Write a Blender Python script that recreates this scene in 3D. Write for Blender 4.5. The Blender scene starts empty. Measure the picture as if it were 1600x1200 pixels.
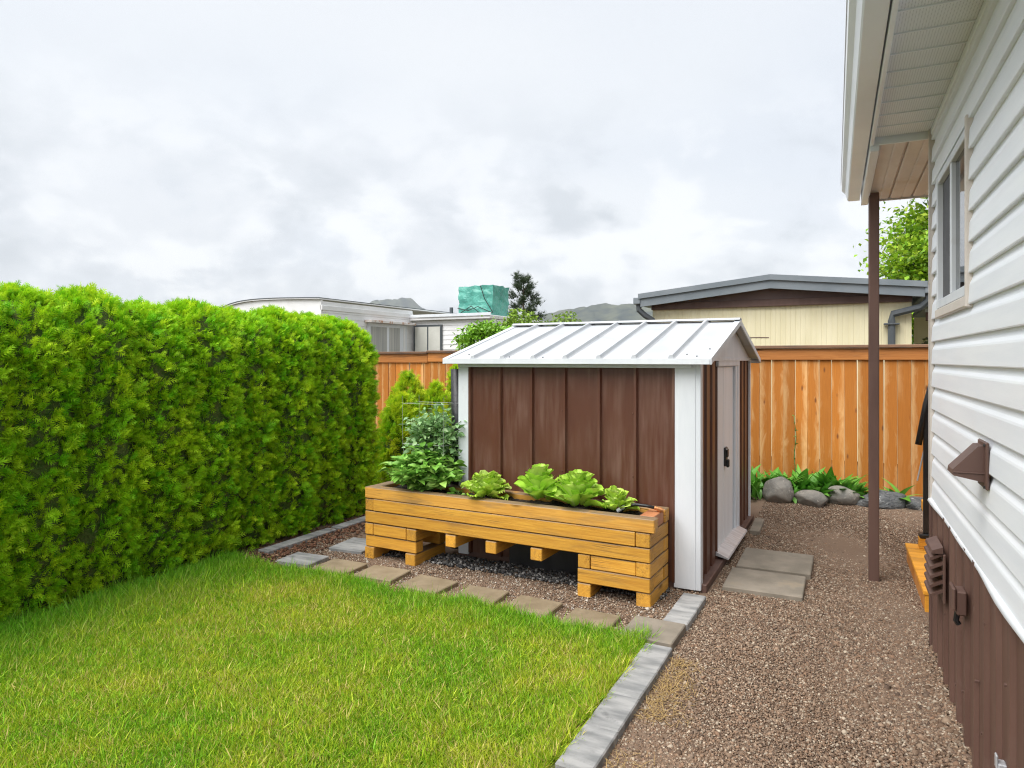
import bpy, math, random
import numpy as np
from mathutils import Vector, Matrix

SC = bpy.context.scene
COL = SC.collection
R = math.radians
rng = np.random.default_rng(7)
random.seed(7)

# ------------------------------------------------------------------ camera, sky, sun, exposure
cam_d = bpy.data.cameras.new('camera')
cam = bpy.data.objects.new('camera', cam_d); COL.objects.link(cam)
cam.location = (0, 0, 1.65)
cam.rotation_euler = (R(90), 0, R(26.93))
cam_d.lens = 24; cam_d.sensor_width = 36; cam_d.shift_y = -38/1600
cam_d.clip_start = .05; cam_d.clip_end = 30000
SC.camera = cam

SUN_EL, SUN_AZ = 56, 206      # azimuth measured clockwise from +Y (the sun stands behind the camera, a little to its left)
w = bpy.data.worlds.new('World'); SC.world = w; w.use_nodes = True
wn, wl = w.node_tree.nodes, w.node_tree.links
wn.clear()
def WN(t, **k):
    n = wn.new(t)
    for a, b in k.items():
        if a in n.inputs: n.inputs[a].default_value = b
        else: setattr(n, a, b)
    return n
sky = WN('ShaderNodeTexSky', sky_type='NISHITA', sun_disc=False, sun_elevation=R(SUN_EL), sun_rotation=R(SUN_AZ), dust_density=2.0)
tc = WN('ShaderNodeTexCoord')
sep = WN('ShaderNodeSeparateXYZ'); wl.new(tc.outputs['Generated'], sep.inputs[0])
zc = WN('ShaderNodeMath', operation='MAXIMUM'); wl.new(sep.outputs['Z'], zc.inputs[0]); zc.inputs[1].default_value = 0.0
za = WN('ShaderNodeMath', operation='ADD'); wl.new(zc.outputs[0], za.inputs[0]); za.inputs[1].default_value = .16
dv = WN('ShaderNodeVectorMath', operation='DIVIDE'); wl.new(tc.outputs['Generated'], dv.inputs[0])
cb = WN('ShaderNodeCombineXYZ')
for i in range(3): wl.new(za.outputs[0], cb.inputs[i])
wl.new(cb.outputs[0], dv.inputs[1])
def WM(op, a_, b_=None, c_=None, clamp=False):
    n_ = WN('ShaderNodeMath', operation=op); n_.use_clamp = clamp
    for i_, v_ in enumerate((a_, b_, c_)):
        if v_ is None: continue
        if hasattr(v_, 'is_output'): wl.new(v_, n_.inputs[i_])
        else: n_.inputs[i_].default_value = v_
    return n_.outputs[0]
def WNoise(src, scl, loc, scale, detail, rough, dist=0.):
    m_ = WN('ShaderNodeMapping'); wl.new(src, m_.inputs[0]); m_.inputs['Scale'].default_value = scl; m_.inputs['Location'].default_value = loc
    n_ = WN('ShaderNodeTexNoise', Scale=scale, Detail=detail, Roughness=rough, Distortion=dist); wl.new(m_.outputs[0], n_.inputs['Vector']); return n_.outputs[0]
def WMix(f, a_, b_):
    m_ = WN('ShaderNodeMix', data_type='RGBA')
    for i_, v_ in ((0, f), (6, a_), (7, b_)):
        if hasattr(v_, 'is_output'): wl.new(v_, m_.inputs[i_])
        else: m_.inputs[i_].default_value = v_ if i_ == 0 else (*v_, 1)
    return m_.outputs[2]
def WRange(v_, lo, hi, a_=0., b_=1.):
    n_ = WN('ShaderNodeMapRange'); n_.interpolation_type = 'SMOOTHSTEP'; wl.new(v_, n_.inputs[0])
    for k_, x_ in zip((1, 2, 3, 4), (lo, hi, a_, b_)): n_.inputs[k_].default_value = x_
    return n_.outputs[0]
gen = tc.outputs['Generated']
layer = WNoise(dv.outputs[0], (1, 1, .5), (3.1, 1.7, .4), .55, 2., .5)          # high even cloud sheet
puff = WNoise(gen, (1, 1, 1.7), (.35, .2, .1), 6.0, 6., .58, .15)                 # heaped cloud low down
puff2 = WNoise(gen, (1, 1, 1.6), (2.35, .9, .3), 2.6, 2., .5)
low = WRange(zc.outputs[0], .10, .42, 1., 0.)
sheet_c = WMix(WRange(layer, .36, .64), (2.18, 2.29, 2.45), (2.47, 2.53, 2.60))
pf = WM('MULTIPLY', WRange(WM('MULTIPLY_ADD', puff2, .9, puff), .90, 1.06), low)
lit = WMix(WM('MULTIPLY', WRange(puff, .52, .42), low), sheet_c, (2.86, 2.88, 2.9))
grey = WMix(WRange(puff, .45, .66), (2.22, 2.28, 2.38), (1.56, 1.66, 1.77))
cloud = WMix(WM('MULTIPLY', pf, .9), lit, grey)
mx = WN('ShaderNodeMix', data_type='RGBA'); mx.inputs[0].default_value = .95
wl.new(sky.outputs[0], mx.inputs[6]); wl.new(cloud, mx.inputs[7])
bg = WN('ShaderNodeBackground', Strength=.1); wl.new(mx.outputs[2], bg.inputs[0])
w.cycles.sampling_method = 'MANUAL'; w.cycles.sample_map_resolution = 256
wo = WN('ShaderNodeOutputWorld'); wl.new(bg.outputs[0], wo.inputs[0])

sd = bpy.data.lights.new('sun', 'SUN'); so = bpy.data.objects.new('sun', sd); COL.objects.link(so)
sd.energy = 1.5; sd.angle = R(55); sd.color = (1, .98, .95)
az = R(SUN_AZ); sv = Vector((math.sin(az)*math.cos(R(SUN_EL)), math.cos(az)*math.cos(R(SUN_EL)), math.sin(R(SUN_EL))))
so.rotation_euler = sv.to_track_quat('Z', 'Y').to_euler()
so.location = (-6, -12, 20)
vs = SC.view_settings
vs.view_transform = 'Standard'; vs.look = 'None'; vs.exposure = 1.95; vs.gamma = 1; vs.use_curve_mapping = False
SC.render.engine = 'CYCLES'
SC.cycles.use_denoising = True; SC.cycles.denoiser = 'OPENIMAGEDENOISE'; SC.cycles.denoising_input_passes = 'RGB_ALBEDO_NORMAL'; SC.cycles.denoising_prefilter = 'NONE'
SC.cycles.filter_width = 1.15
SC.cycles.max_bounces = 5; SC.cycles.diffuse_bounces = 4; SC.cycles.glossy_bounces = 2; SC.cycles.transmission_bounces = 3; SC.cycles.volume_bounces = 0; SC.cycles.transparent_max_bounces = 4

# ------------------------------------------------------------------ mesh helpers
class MB:
    def __init__(s): s.v = []; s.f = []
    def add(s, vs, fs):
        o = len(s.v); s.v += [tuple(p) for p in vs]; s.f += [tuple(i+o for i in q) for q in fs]
    def box(s, x0, x1, y0, y1, z0, z1, b=0.0, rz=0, org=(0, 0, 0), mat=None):
        if b <= 0:
            vs = [(x, y, z) for x in (x0, x1) for y in (y0, y1) for z in (z0, z1)]
            fs = [(0, 1, 3, 2), (4, 6, 7, 5), (0, 4, 5, 1), (2, 3, 7, 6), (0, 2, 6, 4), (1, 5, 7, 3)]
        else:
            b = min(b, (x1-x0)*.45, (y1-y0)*.45, (z1-z0)*.45)
            L = ((x0, x1), (y0, y1), (z0, z1)); vs = []; ix = {}
            for a in (0, 1):
                for c in (0, 1):
                    for d in (0, 1):
                        sg = (1 - 2*a, 1 - 2*c, 1 - 2*d); base = [L[0][a], L[1][c], L[2][d]]
                        for ax in range(3):
                            p = [base[i] + (0 if i == ax else sg[i]*b) for i in range(3)]
                            ix[(a, c, d, ax)] = len(vs); vs.append(tuple(p))
            fs = []
            for ax in range(3):
                for sgn in (0, 1):
                    o = [i for i in range(3) if i != ax]; q = []
                    for (m, n) in ((0, 0), (1, 0), (1, 1), (0, 1)):
                        k = [0, 0, 0]; k[ax] = sgn; k[o[0]] = m; k[o[1]] = n; q.append(ix[(k[0], k[1], k[2], ax)])
                    if (sgn == 1) != (ax != 1): q.reverse()
                    fs.append(q)
            for ax in range(3):
                o = [i for i in range(3) if i != ax]
                for m in (0, 1):
                    for n in (0, 1):
                        k0 = [0, 0, 0]; k1 = [0, 0, 0]; k0[o[0]] = k1[o[0]] = m; k0[o[1]] = k1[o[1]] = n; k1[ax] = 1
                        q = [ix[(*k0, o[0])], ix[(*k1, o[0])], ix[(*k1, o[1])], ix[(*k0, o[1])]]
                        fs.append(q)
            for a in (0, 1):
                for c in (0, 1):
                    for d in (0, 1): fs.append([ix[(a, c, d, 0)], ix[(a, c, d, 1)], ix[(a, c, d, 2)]])
        if rz or org != (0, 0, 0):
            cs, sn = math.cos(rz), math.sin(rz)
            vs = [(x*cs - y*sn + org[0], x*sn + y*cs + org[1], z + org[2]) for x, y, z in vs]
        if mat is not None: vs = [tuple(mat @ Vector(p)) for p in vs]
        s.add(vs, fs); return s
    def tube(s, pts, r, n=8, caps=True):
        pts = [Vector(p) for p in pts]; rs = r if isinstance(r, (list, tuple)) else [r]*len(pts)
        ring = []; prev = None
        for i, p in enumerate(pts):
            t = (pts[min(i+1, len(pts)-1)] - pts[max(i-1, 0)]).normalized()
            a = prev if prev is not None else (Vector((0, 0, 1)) if abs(t.z) < .9 else Vector((1, 0, 0)))
            u = (a - t*a.dot(t)).normalized(); prev = u; v = t.cross(u)
            ring.append([p + (u*math.cos(2*math.pi*k/n) + v*math.sin(2*math.pi*k/n))*rs[i] for k in range(n)])
        vs = [q for g in ring for q in g]
        fs = [(i*n+k, i*n+(k+1) % n, (i+1)*n+(k+1) % n, (i+1)*n+k) for i in range(len(pts)-1) for k in range(n)]
        if caps: fs += [tuple(range(n))[::-1], tuple((len(pts)-1)*n+k for k in range(n))]
        s.add(vs, fs); return s
    def prism(s, prof, a0, a1, axis='y', closed=True):
        """extrude a 2-D profile: axis y -> prof is (x,z); axis x -> (y,z); axis z -> (x,y)"""
        def P(p, a): return (p[0], a, p[1]) if axis == 'y' else ((a, p[0], p[1]) if axis == 'x' else (p[0], p[1], a))
        n = len(prof); vs = [P(p, a0) for p in prof] + [P(p, a1) for p in prof]
        m = n if closed else n-1
        fs = [(i, (i+1) % n, n+(i+1) % n, n+i) for i in range(m)]
        if closed: fs += [tuple(range(n))[::-1], tuple(range(n, 2*n))]
        s.add(vs, fs); return s
    def build(s, name, m, parent=None, smooth=False, loc=None, rz=0):
        me = bpy.data.meshes.new(name); me.from_pydata(s.v, [], s.f)
        import bmesh
        bm = bmesh.new(); bm.from_mesh(me); bmesh.ops.recalc_face_normals(bm, faces=bm.faces); bm.to_mesh(me); bm.free()
        if smooth: me.polygons.foreach_set('use_smooth', [True]*len(me.polygons))
        return link(name, me, m, parent, loc, rz)

def link(name, me, m, parent=None, loc=None, rz=0):
    o = bpy.data.objects.new(name, me); COL.objects.link(o)
    if m is not None and len(me.materials) == 0: me.materials.append(m)
    if parent is not None: o.parent = parent
    if loc is not None: o.location = loc
    if rz: o.rotation_euler = (0, 0, rz)
    return o

def mesh_np(name, V, F, m, parent=None, cols=None, smooth=False, loc=None, rz=0):
    V = np.asarray(V, np.float32); F = np.asarray(F, np.int32); k = F.shape[1]
    me = bpy.data.meshes.new(name)
    me.vertices.add(len(V)); me.vertices.foreach_set('co', V.ravel())
    me.loops.add(F.size); me.loops.foreach_set('vertex_index', F.ravel())
    me.polygons.add(len(F)); me.polygons.foreach_set('loop_start', np.arange(0, F.size, k, dtype=np.int32))
    if smooth: me.polygons.foreach_set('use_smooth', np.ones(len(F), bool))
    me.update(calc_edges=True)
    if cols is not None:
        ca = me.color_attributes.new('Col', 'FLOAT_COLOR', 'POINT')
        c4 = np.ones((len(V), 4), np.float32); c4[:, :3] = cols; ca.data.foreach_set('color', c4.ravel())
    return link(name, me, m, parent, loc, rz)

def nrm(a): return a/np.maximum(np.linalg.norm(a, axis=-1, keepdims=True), 1e-9)
def basis(d, roll=None, up=(0, 0, 1)):
    """columns: along d, across, normal"""
    d = nrm(d); upv = np.tile(np.array(up, float), (len(d), 1)); bad = np.abs((d*upv).sum(1)) > .97
    upv[bad] = (1, 0, 0)
    a = nrm(np.cross(upv, d)); n = np.cross(d, a)
    if roll is not None:
        c, s_ = np.cos(roll)[:, None], np.sin(roll)[:, None]; a, n = a*c + n*s_, n*c - a*s_
    return np.stack([d, a, n], axis=2)
def scatter(T, F, pos, B, S, jit=0.0, r=rng):
    T = np.asarray(T, float); N = len(pos); k = len(T)
    S = np.asarray(S, float)
    if S.ndim == 1: S = np.repeat(S[:, None], 3, 1)
    L = T[None]*S[:, None, :]
    if jit: L = L*(1 + r.uniform(-jit, jit, (N, k, 1)))
    V = np.einsum('nij,nkj->nki', B, L) + pos[:, None, :]
    FF = (np.asarray(F)[None] + (np.arange(N)*k)[:, None, None]).reshape(-1, len(F[0]))
    return V.reshape(-1, 3), FF
def vnoise(x, y, s, seed=0):
    q = np.random.default_rng(seed); o = np.zeros_like(x)
    for i in range(7):
        a = q.uniform(0, 6.28); fr = s*q.uniform(.5, 1.9)
        o += np.sin((x*np.cos(a) + y*np.sin(a))*fr + q.uniform(0, 6.28) + 1.3*np.sin((x*np.sin(a*2.3) - y*np.cos(a*1.7))*fr*.7))
    return o/7*1.6

def thing(name, label, cat, loc=(0, 0, 0), rz=0, group=None, parent=None):
    o = bpy.data.objects.new(name, None); COL.objects.link(o); o.location = loc; o.rotation_euler = (0, 0, rz)
    o.empty_display_size = .1
    return tag(o, label, cat, group)
def tag(o, label=None, cat=None, group=None, kind=None):
    if label: o['label'] = label
    if cat: o['category'] = cat
    if group: o['group'] = group
    if kind: o['kind'] = kind
    return o

# ------------------------------------------------------------------ materials
class MT:
    def __init__(s, name):
        s.m = bpy.data.materials.new(name); s.m.use_nodes = True; s.t = s.m.node_tree; s.t.nodes.clear()
        s.out = s.n('ShaderNodeOutputMaterial')
    def n(s, t, **k):
        nd = s.t.nodes.new(t)
        for a, b in k.items():
            a2 = a.replace('_', ' ') if a.replace('_', ' ') in nd.inputs else a
            if a2 in nd.inputs:
                if hasattr(b, 'is_output'): s.t.links.new(b, nd.inputs[a2])
                else: nd.inputs[a2].default_value = b
            else: setattr(nd, a, b)
        return nd
    def l(s, a, b): s.t.links.new(a, b)
    def math(s, op, a, b=None, c=None, clamp=False):
        nd = s.n('ShaderNodeMath', operation=op); nd.use_clamp = clamp
        for i, v in enumerate((a, b, c)):
            if v is None: continue
            if hasattr(v, 'is_output'): s.l(v, nd.inputs[i])
            else: nd.inputs[i].default_value = v
        return nd.outputs[0]
    def mix(s, f, a, b, bt='MIX'):
        nd = s.n('ShaderNodeMix', data_type='RGBA', blend_type=bt)
        for i, v in ((0, f), (6, a), (7, b)):
            if hasattr(v, 'is_output'): s.l(v, nd.inputs[i])
            else: nd.inputs[i].default_value = v if i == 0 else (*v, 1)
        return nd.outputs[2]
    def ramp(s, f, lo, hi, a=0., b=1.):
        nd = s.n('ShaderNodeMapRange', From_Min=lo, From_Max=hi, To_Min=a, To_Max=b); s.l(f, nd.inputs[0]); return nd.outputs[0]
    def coords(s, scale=(1, 1, 1), rand=True, kind='Object'):
        c = s.n('ShaderNodeTexCoord').outputs[kind]
        mp = s.n('ShaderNodeMapping'); s.l(c, mp.inputs[0]); mp.inputs['Scale'].default_value = scale
        if rand:
            oi = s.n('ShaderNodeObjectInfo').outputs['Random']
            v = s.n('ShaderNodeVectorMath', operation='SCALE'); v.inputs[0].default_value = (37.1, 21.7, 53.3); s.l(oi, v.inputs['Scale'])
            s.l(v.outputs[0], mp.inputs['Location'])
        return mp.outputs[0]
    def noise(s, vec, scale, detail=5., rough=.55, dist=0.):
        nd = s.n('ShaderNodeTexNoise', Scale=scale, Detail=detail, Roughness=rough, Distortion=dist); s.l(vec, nd.inputs['Vector']); return nd.outputs[0]
    def pbr(s, col, rough=.6, metal=0., bump=None, bstr=.2, bdist=.01, spec=.5, trans=0.):
        p = s.n('ShaderNodeBsdfPrincipled')
        for k, v in (('Base Color', col), ('Roughness', rough), ('Metallic', metal), ('Specular IOR Level', spec)):
            if hasattr(v, 'is_output'): s.l(v, p.inputs[k])
            else: p.inputs[k].default_value = (*v, 1) if k == 'Base Color' else v
        if bump is not None:
            b = s.n('ShaderNodeBump', Strength=bstr, Distance=bdist); s.l(bump, b.inputs['Height']); s.l(b.outputs[0], p.inputs['Normal'])
        if trans:
            t = s.n('ShaderNodeBsdfTranslucent')
            if hasattr(col, 'is_output'): s.l(col, t.inputs[0])
            else: t.inputs[0].default_value = (*col, 1)
            x = s.n('ShaderNodeMixShader'); x.inputs[0].default_value = trans; s.l(p.outputs[0], x.inputs[1]); s.l(t.outputs[0], x.inputs[2])
            s.l(x.outputs[0], s.out.inputs[0])
        else: s.l(p.outputs[0], s.out.inputs[0])
        return s.m

def noisy(name, c1, c2, scale=(1, 1, 1), ns=4., lo=.38, hi=.62, rough=.6, bump=.15, bs=80., bd=.004, c3=None, ds=1.3, dlo=.58, dhi=.75, spec=.4, vary=.0, bscale=None, metal=0.):
    t = MT(name); v = t.coords(scale)
    f = t.ramp(t.noise(v, ns), lo, hi)
    c = t.mix(f, c1, c2)
    v2 = t.coords((1, 1, 1))
    if c3 is not None:
        c = t.mix(t.ramp(t.noise(v2, ds, 6., .65), dlo, dhi), c, c3)
    if vary:
        hs = t.n('ShaderNodeHueSaturation'); t.l(c, hs.inputs['Color'])
        oi = t.n('ShaderNodeObjectInfo').outputs['Random']; t.l(t.math('MULTIPLY_ADD', oi, vary*2, 1-vary), hs.inputs['Value'])
        c = hs.outputs[0]
    bv = t.coords(bscale) if bscale else v2
    rr = t.math('MULTIPLY_ADD', t.noise(v2, ns*2.3), .2, rough-.1)
    return t.pbr(c, rr, metal, t.noise(bv, bs, 4.), bump, bd, spec)

def attr_mat(name, rough=.5, trans=.0, spec=.3, tint=None):
    t = MT(name); a = t.n('ShaderNodeAttribute', attribute_name='Col').outputs['Color']
    if tint is not None: a = t.mix(1., a, tint, 'MULTIPLY')
    return t.pbr(a, rough, spec=spec, trans=trans)

M = {}
M['siding'] = noisy('white_vinyl_siding', (.775, .805, .85), (.83, .855, .89), (2, 1, 14), 1.2, rough=.42, bump=.12, bs=30., bd=.002, bscale=(1, .8, 18), c3=(.71, .725, .74), ds=.7, dlo=.6, dhi=.8)
M['white_metal'] = noisy('white_painted_metal', (.61, .64, .675), (.67, .695, .725), (6, 6, 1), 1.5, rough=.45, bump=.05, bs=20., bd=.003, c3=(.50, .49, .47), ds=2.5, dlo=.62, dhi=.8, vary=.02)
M['roof_metal'] = noisy('white_roof_metal', (.41, .43, .45), (.47, .485, .50), (3, 1, 1), 1.5, rough=.5, bump=.06, bs=9., bd=.006, c3=(.33, .34, .34), ds=4., dlo=.58, dhi=.82)
M['brown_metal'] = noisy('brown_painted_metal', (.105, .056, .042), (.135, .075, .057), (5, 5, .6), 2., rough=.45, bump=.04, bs=40., bd=.002, c3=(.15, .10, .08), ds=3., dlo=.6, dhi=.85, vary=.05)
M['brown_trim'] = noisy('brown_trim_paint', (.10, .055, .043), (.125, .072, .057), (5, 5, 1), 2., rough=.5, bump=.05, bs=60., bd=.002)
def shed_brown():
    t = MT('chalky_brown_metal'); v = t.coords((13, 13, 1.1)); v1 = t.coords((1.6, 1.6, .9))
    streak = t.ramp(t.noise(v, 2.2, 3., .5), .38, .75)
    zone = t.ramp(t.noise(v1, 2.4, 4., .5), .36, .62)
    f = t.math('MULTIPLY', streak, zone)
    c = t.mix(t.math('MULTIPLY', f, .5), t.mix(t.noise(v1, 3.), (.078, .027, .015), (.105, .038, .021)), (.21, .125, .092))
    return t.pbr(c, t.math('MULTIPLY_ADD', f, .2, .38), 0., t.noise(t.coords((2, 2, 1)), 3., 2.), .1, .02, .45)
M['shed_brown'] = shed_brown()
M['tan_trim'] = noisy('tan_vinyl_trim', (.60, .54, .48), (.66, .60, .54), (1, 1, 1), 3., rough=.5, bump=.03)
M['canopy_tan'] = noisy('tan_metal_pan', (.62, .58, .55), (.70, .66, .63), (3, 1, 1), 2., rough=.5, bump=.03, c3=(.54, .46, .38), ds=2.)
M['gutter'] = noisy('white_gutter', (.72, .755, .79), (.78, .81, .84), (1, 1, 1), 2., rough=.35, bump=.02)
def soffit():
    t = MT('perforated_soffit'); v = t.coords((1, 1, 1), rand=False)
    vo = t.n('ShaderNodeTexVoronoi', Scale=95., Randomness=0.); t.l(v, vo.inputs['Vector'])
    hole = t.ramp(vo.outputs['Distance'], .22, .34)
    c = t.mix(hole, (.27, .285, .29), (.70, .725, .73))
    return t.pbr(c, .55, bump=hole, bstr=.3, bdist=.002)
M['soffit'] = soffit()
M['glass'] = None
def glass():
    t = MT('window_glass'); p = t.n('ShaderNodeBsdfPrincipled'); p.inputs['Base Color'].default_value = (.02, .024, .028, 1)
    p.inputs['Roughness'].default_value = .03; p.inputs['Specular IOR Level'].default_value = .9
    t.l(p.outputs[0], t.out.inputs[0]); return t.m
M['glass'] = glass()
M['dark_screen'] = noisy('dark_window_screen', (.07, .07, .075), (.09, .09, .095), (1, 1, 1), 5., rough=.7)
M['black'] = noisy('black_metal', (.012, .012, .013), (.02, .02, .02), (1, 1, 1), 5., rough=.4, bump=.02)
M['black_plastic'] = noisy('black_plastic_sheet', (.015, .015, .017), (.03, .03, .033), (1, 1, .3), 6., rough=.45, bump=.3, bs=14., bd=.02)

def fence_wood():
    t = MT('stained_cedar_board'); raw = t.n('ShaderNodeTexCoord').outputs['Object']
    v = t.coords((1, 1, .22)); vg = t.coords((60, 30, 1.6))
    sp = t.n('ShaderNodeSeparateXYZ'); t.l(raw, sp.inputs[0])
    oi = t.n('ShaderNodeObjectInfo').outputs['Random']
    r2 = t.math('FRACT', t.math('MULTIPLY', oi, 17.31)); r3 = t.math('FRACT', t.math('MULTIPLY', oi, 91.7))
    off = t.math('MULTIPLY_ADD', r2, .07, -.035)
    wob = t.math('MULTIPLY_ADD', t.noise(v, 8., 4., .6, 2.6), .17, -.085)
    d = t.math('ABSOLUTE', t.math('ADD', t.math('ADD', sp.outputs['X'], off), wob))
    sap = t.ramp(d, .028, .100)
    sap = t.math('MULTIPLY', sap, t.ramp(t.math('ADD', t.noise(v, 3., 2.), t.math('MULTIPLY', r3, .35)), .42, .62))
    grain = t.noise(vg, 3., 5., .6, .6)
    heart = t.mix(grain, (.33, .108, .014), (.58, .215, .034))
    pale = t.mix(grain, (.56, .29, .10), (.72, .44, .20))
    c = t.mix(sap, heart, pale)
    kv = t.coords((1, 0, .35)); vo = t.n('ShaderNodeTexVoronoi', Scale=8.5, Randomness=1.); t.l(kv, vo.inputs['Vector'])
    ck = t.ramp(vo.outputs['Distance'], .05, .13)
    c = t.mix(ck, (.20, .07, .02), c)
    hs = t.n('ShaderNodeHueSaturation'); t.l(c, hs.inputs['Color']); t.l(t.math('MULTIPLY_ADD', r2, .42, .78), hs.inputs['Value'])
    return t.pbr(hs.outputs[0], .62, bump=grain, bstr=.25, bdist=.003, spec=.3)
M['fence'] = fence_wood()
def timber(name, c1, c2, ax, dirt, wear=.55, top=None):
    sc = [26, 26, 26]; sc[ax] = 1.1
    t = MT(name); v = t.coords(tuple(sc)); v2 = t.coords((1, 1, 1))
    g = t.noise(v, 2.2, 6., .62, 1.2)
    c = t.mix(t.ramp(g, .3, .72), c1, c2)
    sl = [7, 7, 7]; sl[ax] = 1.2
    c = t.mix(t.ramp(t.noise(t.coords(tuple(sl)), 2., 3.), wear, wear+.25), c, dirt)
    vo = t.n('ShaderNodeTexVoronoi', Scale=5.5); t.l(t.coords(tuple(.35 if i == ax else 1 for i in range(3))), vo.inputs['Vector'])
    c = t.mix(t.ramp(vo.outputs['Distance'], .03, .13), tuple(x*.22 for x in c1), c)
    sk = [30, 30, 30]; sk[ax] = .55                                   # drying checks along the grain
    ck = t.math('ABSOLUTE', t.math('SUBTRACT', t.noise(t.coords(tuple(sk)), 1.3, 3., .5, .4), .5))
    zone = t.ramp(t.noise(t.coords(tuple(sl)), 1.1, 2.), .54, .64)
    crack = t.math('MULTIPLY', t.ramp(ck, .022, .004), zone)
    c = t.mix(t.math('MULTIPLY', crack, .7), c, tuple(x*.12 for x in c1))
    hs = t.n('ShaderNodeHueSaturation'); t.l(c, hs.inputs['Color'])
    oi = t.n('ShaderNodeObjectInfo').outputs['Random']; t.l(t.math('MULTIPLY_ADD', oi, .34, .82), hs.inputs['Value'])
    c = hs.outputs[0]
    if top is not None:                                                # the upper faces have greyed where rain stands
        ge = t.n('ShaderNodeSeparateXYZ'); t.l(t.n('ShaderNodeNewGeometry').outputs['Normal'], ge.inputs[0])
        f = t.math('MULTIPLY', t.ramp(ge.outputs['Z'], .35, .75), t.ramp(t.noise(v2, 9., 4.), .15, .45))
        c = t.mix(f, c, t.mix(t.ramp(g, .3, .7), top, tuple(x*1.6 for x in top)))
    h = t.math('SUBTRACT', g, t.math('MULTIPLY', crack, 1.5))
    return t.pbr(c, .55, bump=h, bstr=.45, bdist=.004, spec=.35)
M['planter'] = timber('oiled_planter_timber', (.48, .215, .028), (.72, .385, .055), 0, (.33, .17, .045), .54, (.17, .105, .05))
M['planter_top'] = timber('weathered_planter_timber', (.43, .20, .034), (.64, .34, .065), 0, (.28, .165, .065), .5, (.17, .115, .065))
M['step_wood'] = timber('orange_step_boards', (.55, .22, .02), (.80, .38, .04), 0, (.60, .30, .06), .6)
M['soil'] = noisy('dark_potting_soil', (.012, .009, .007), (.045, .033, .026), (1, 1, 1), 60., rough=.9, bump=1., bs=60., bd=.02)
def ground_mat(name, c1, c2, c3, s1, s2, bump=.6):
    t = MT(name); v = t.coords((1, 1, 1), rand=False)
    a = t.noise(v, s1, 6., .6); b = t.noise(v, s2, 4., .7)
    c = t.mix(t.ramp(a, .35, .65), c1, c2); c = t.mix(t.ramp(b, .35, .7), c, c3)
    return t.pbr(c, .9, bump=b, bstr=bump, bdist=.01, spec=.2)
M['gravel_ground'] = ground_mat('fine_brown_gravel', (.15, .10, .067), (.215, .152, .108), (.18, .123, .085), 2.2, 110.)
M['lawn_soil'] = ground_mat('lawn_thatch', (.075, .10, .018), (.14, .14, .035), (.10, .12, .02), 3., 90.)
M['far_ground'] = ground_mat('far_ground', (.10, .10, .06), (.16, .15, .10), (.12, .11, .07), .05, 1.)
M['paver_tan'] = noisy('tan_concrete_paver', (.19, .145, .088), (.255, .20, .13), (1, 1, 1), 6., rough=.85, bump=.35, bs=160., bd=.003, c3=(.145, .115, .075), ds=5., vary=.12)
M['paver_grey'] = noisy('grey_concrete_paver', (.19, .192, .19), (.34, .335, .325), (1, 3.5, 1), 4., rough=.85, bump=.35, bs=140., bd=.003, c3=(.11, .112, .112), ds=9., vary=.1)
M['slab'] = noisy('exposed_sand_slab', (.185, .16, .125), (.25, .215, .17), (1, 1, 1), 5., rough=.9, bump=.5, bs=220., bd=.004, c3=(.28, .22, .14), ds=2.5, vary=.06)
def rockm():
    t = MT('river_boulder'); v = t.coords((1, 1, 1)); a = t.noise(v, 5., 7., .65); b = t.noise(v, 28., 4.)
    c = t.mix(t.ramp(a, .3, .7), (.10, .098, .09), (.27, .25, .215)); c = t.mix(t.ramp(b, .6, .75), c, (.36, .33, .28))
    return t.pbr(c, .75, bump=t.math('ADD', a, t.math('MULTIPLY', b, .25)), bstr=.5, bdist=.04, spec=.3)
M['rock'] = rockm()
def slate():
    t = MT('veined_dark_rock'); v = t.coords((1, 1, 2.4)); a = t.noise(v, 6., 8., .7, 1.5)
    c = t.mix(t.ramp(a, .35, .62), (.055, .06, .064), (.16, .165, .165)); c = t.mix(t.ramp(t.noise(v, 11., 3., .5, 2.), .62, .68), c, (.38, .38, .36))
    return t.pbr(c, .7, bump=a, bstr=.8, bdist=.05, spec=.3)
M['slate'] = slate()
M['pebble'] = attr_mat('gravel_stone', .85, 0., .25)
M['grass'] = attr_mat('grass_blade', .5, .3, .25)
M['cedar'] = attr_mat('cedar_spray', .55, .36, .2)
M['leaf'] = attr_mat('broad_leaf', .42, .25, .35)
M['bark'] = noisy('brown_bark', (.07, .045, .03), (.13, .09, .065), (4, 4, .8), 6., rough=.9, bump=.6, bs=30., bd=.02)
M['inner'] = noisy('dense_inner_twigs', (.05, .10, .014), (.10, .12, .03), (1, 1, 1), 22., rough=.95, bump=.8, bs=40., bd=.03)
M['cream'] = noisy('cream_ribbed_metal', (.70, .64, .42), (.76, .70, .48), (4, 1, .6), 1.5, rough=.55, bump=.03, vary=.03)
M['grey_fascia'] = noisy('slate_grey_fascia', (.155, .18, .20), (.19, .215, .235), (1, 1, 1), 2., rough=.5, bump=.03)
M['dark_downspout'] = noisy('dark_grey_downspout', (.07, .08, .088), (.09, .10, .11), (1, 1, 1), 2., rough=.4)
M['brown_band'] = noisy('brown_fascia_panel', (.135, .088, .08), (.18, .125, .115), (1, 1, 1), 1.5, rough=.6)
M['grey_white'] = noisy('weathered_white_panel', (.70, .70, .70), (.78, .78, .785), (1, 1, 1), 1.2, rough=.6, bump=.05, c3=(.60, .59, .57), ds=.8)
M['rust'] = noisy('rusty_awning_edge', (.62, .58, .54), (.70, .68, .66), (1, 1, 1), 2., rough=.7, c3=(.42, .22, .12), ds=6., dlo=.5, dhi=.6)
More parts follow.
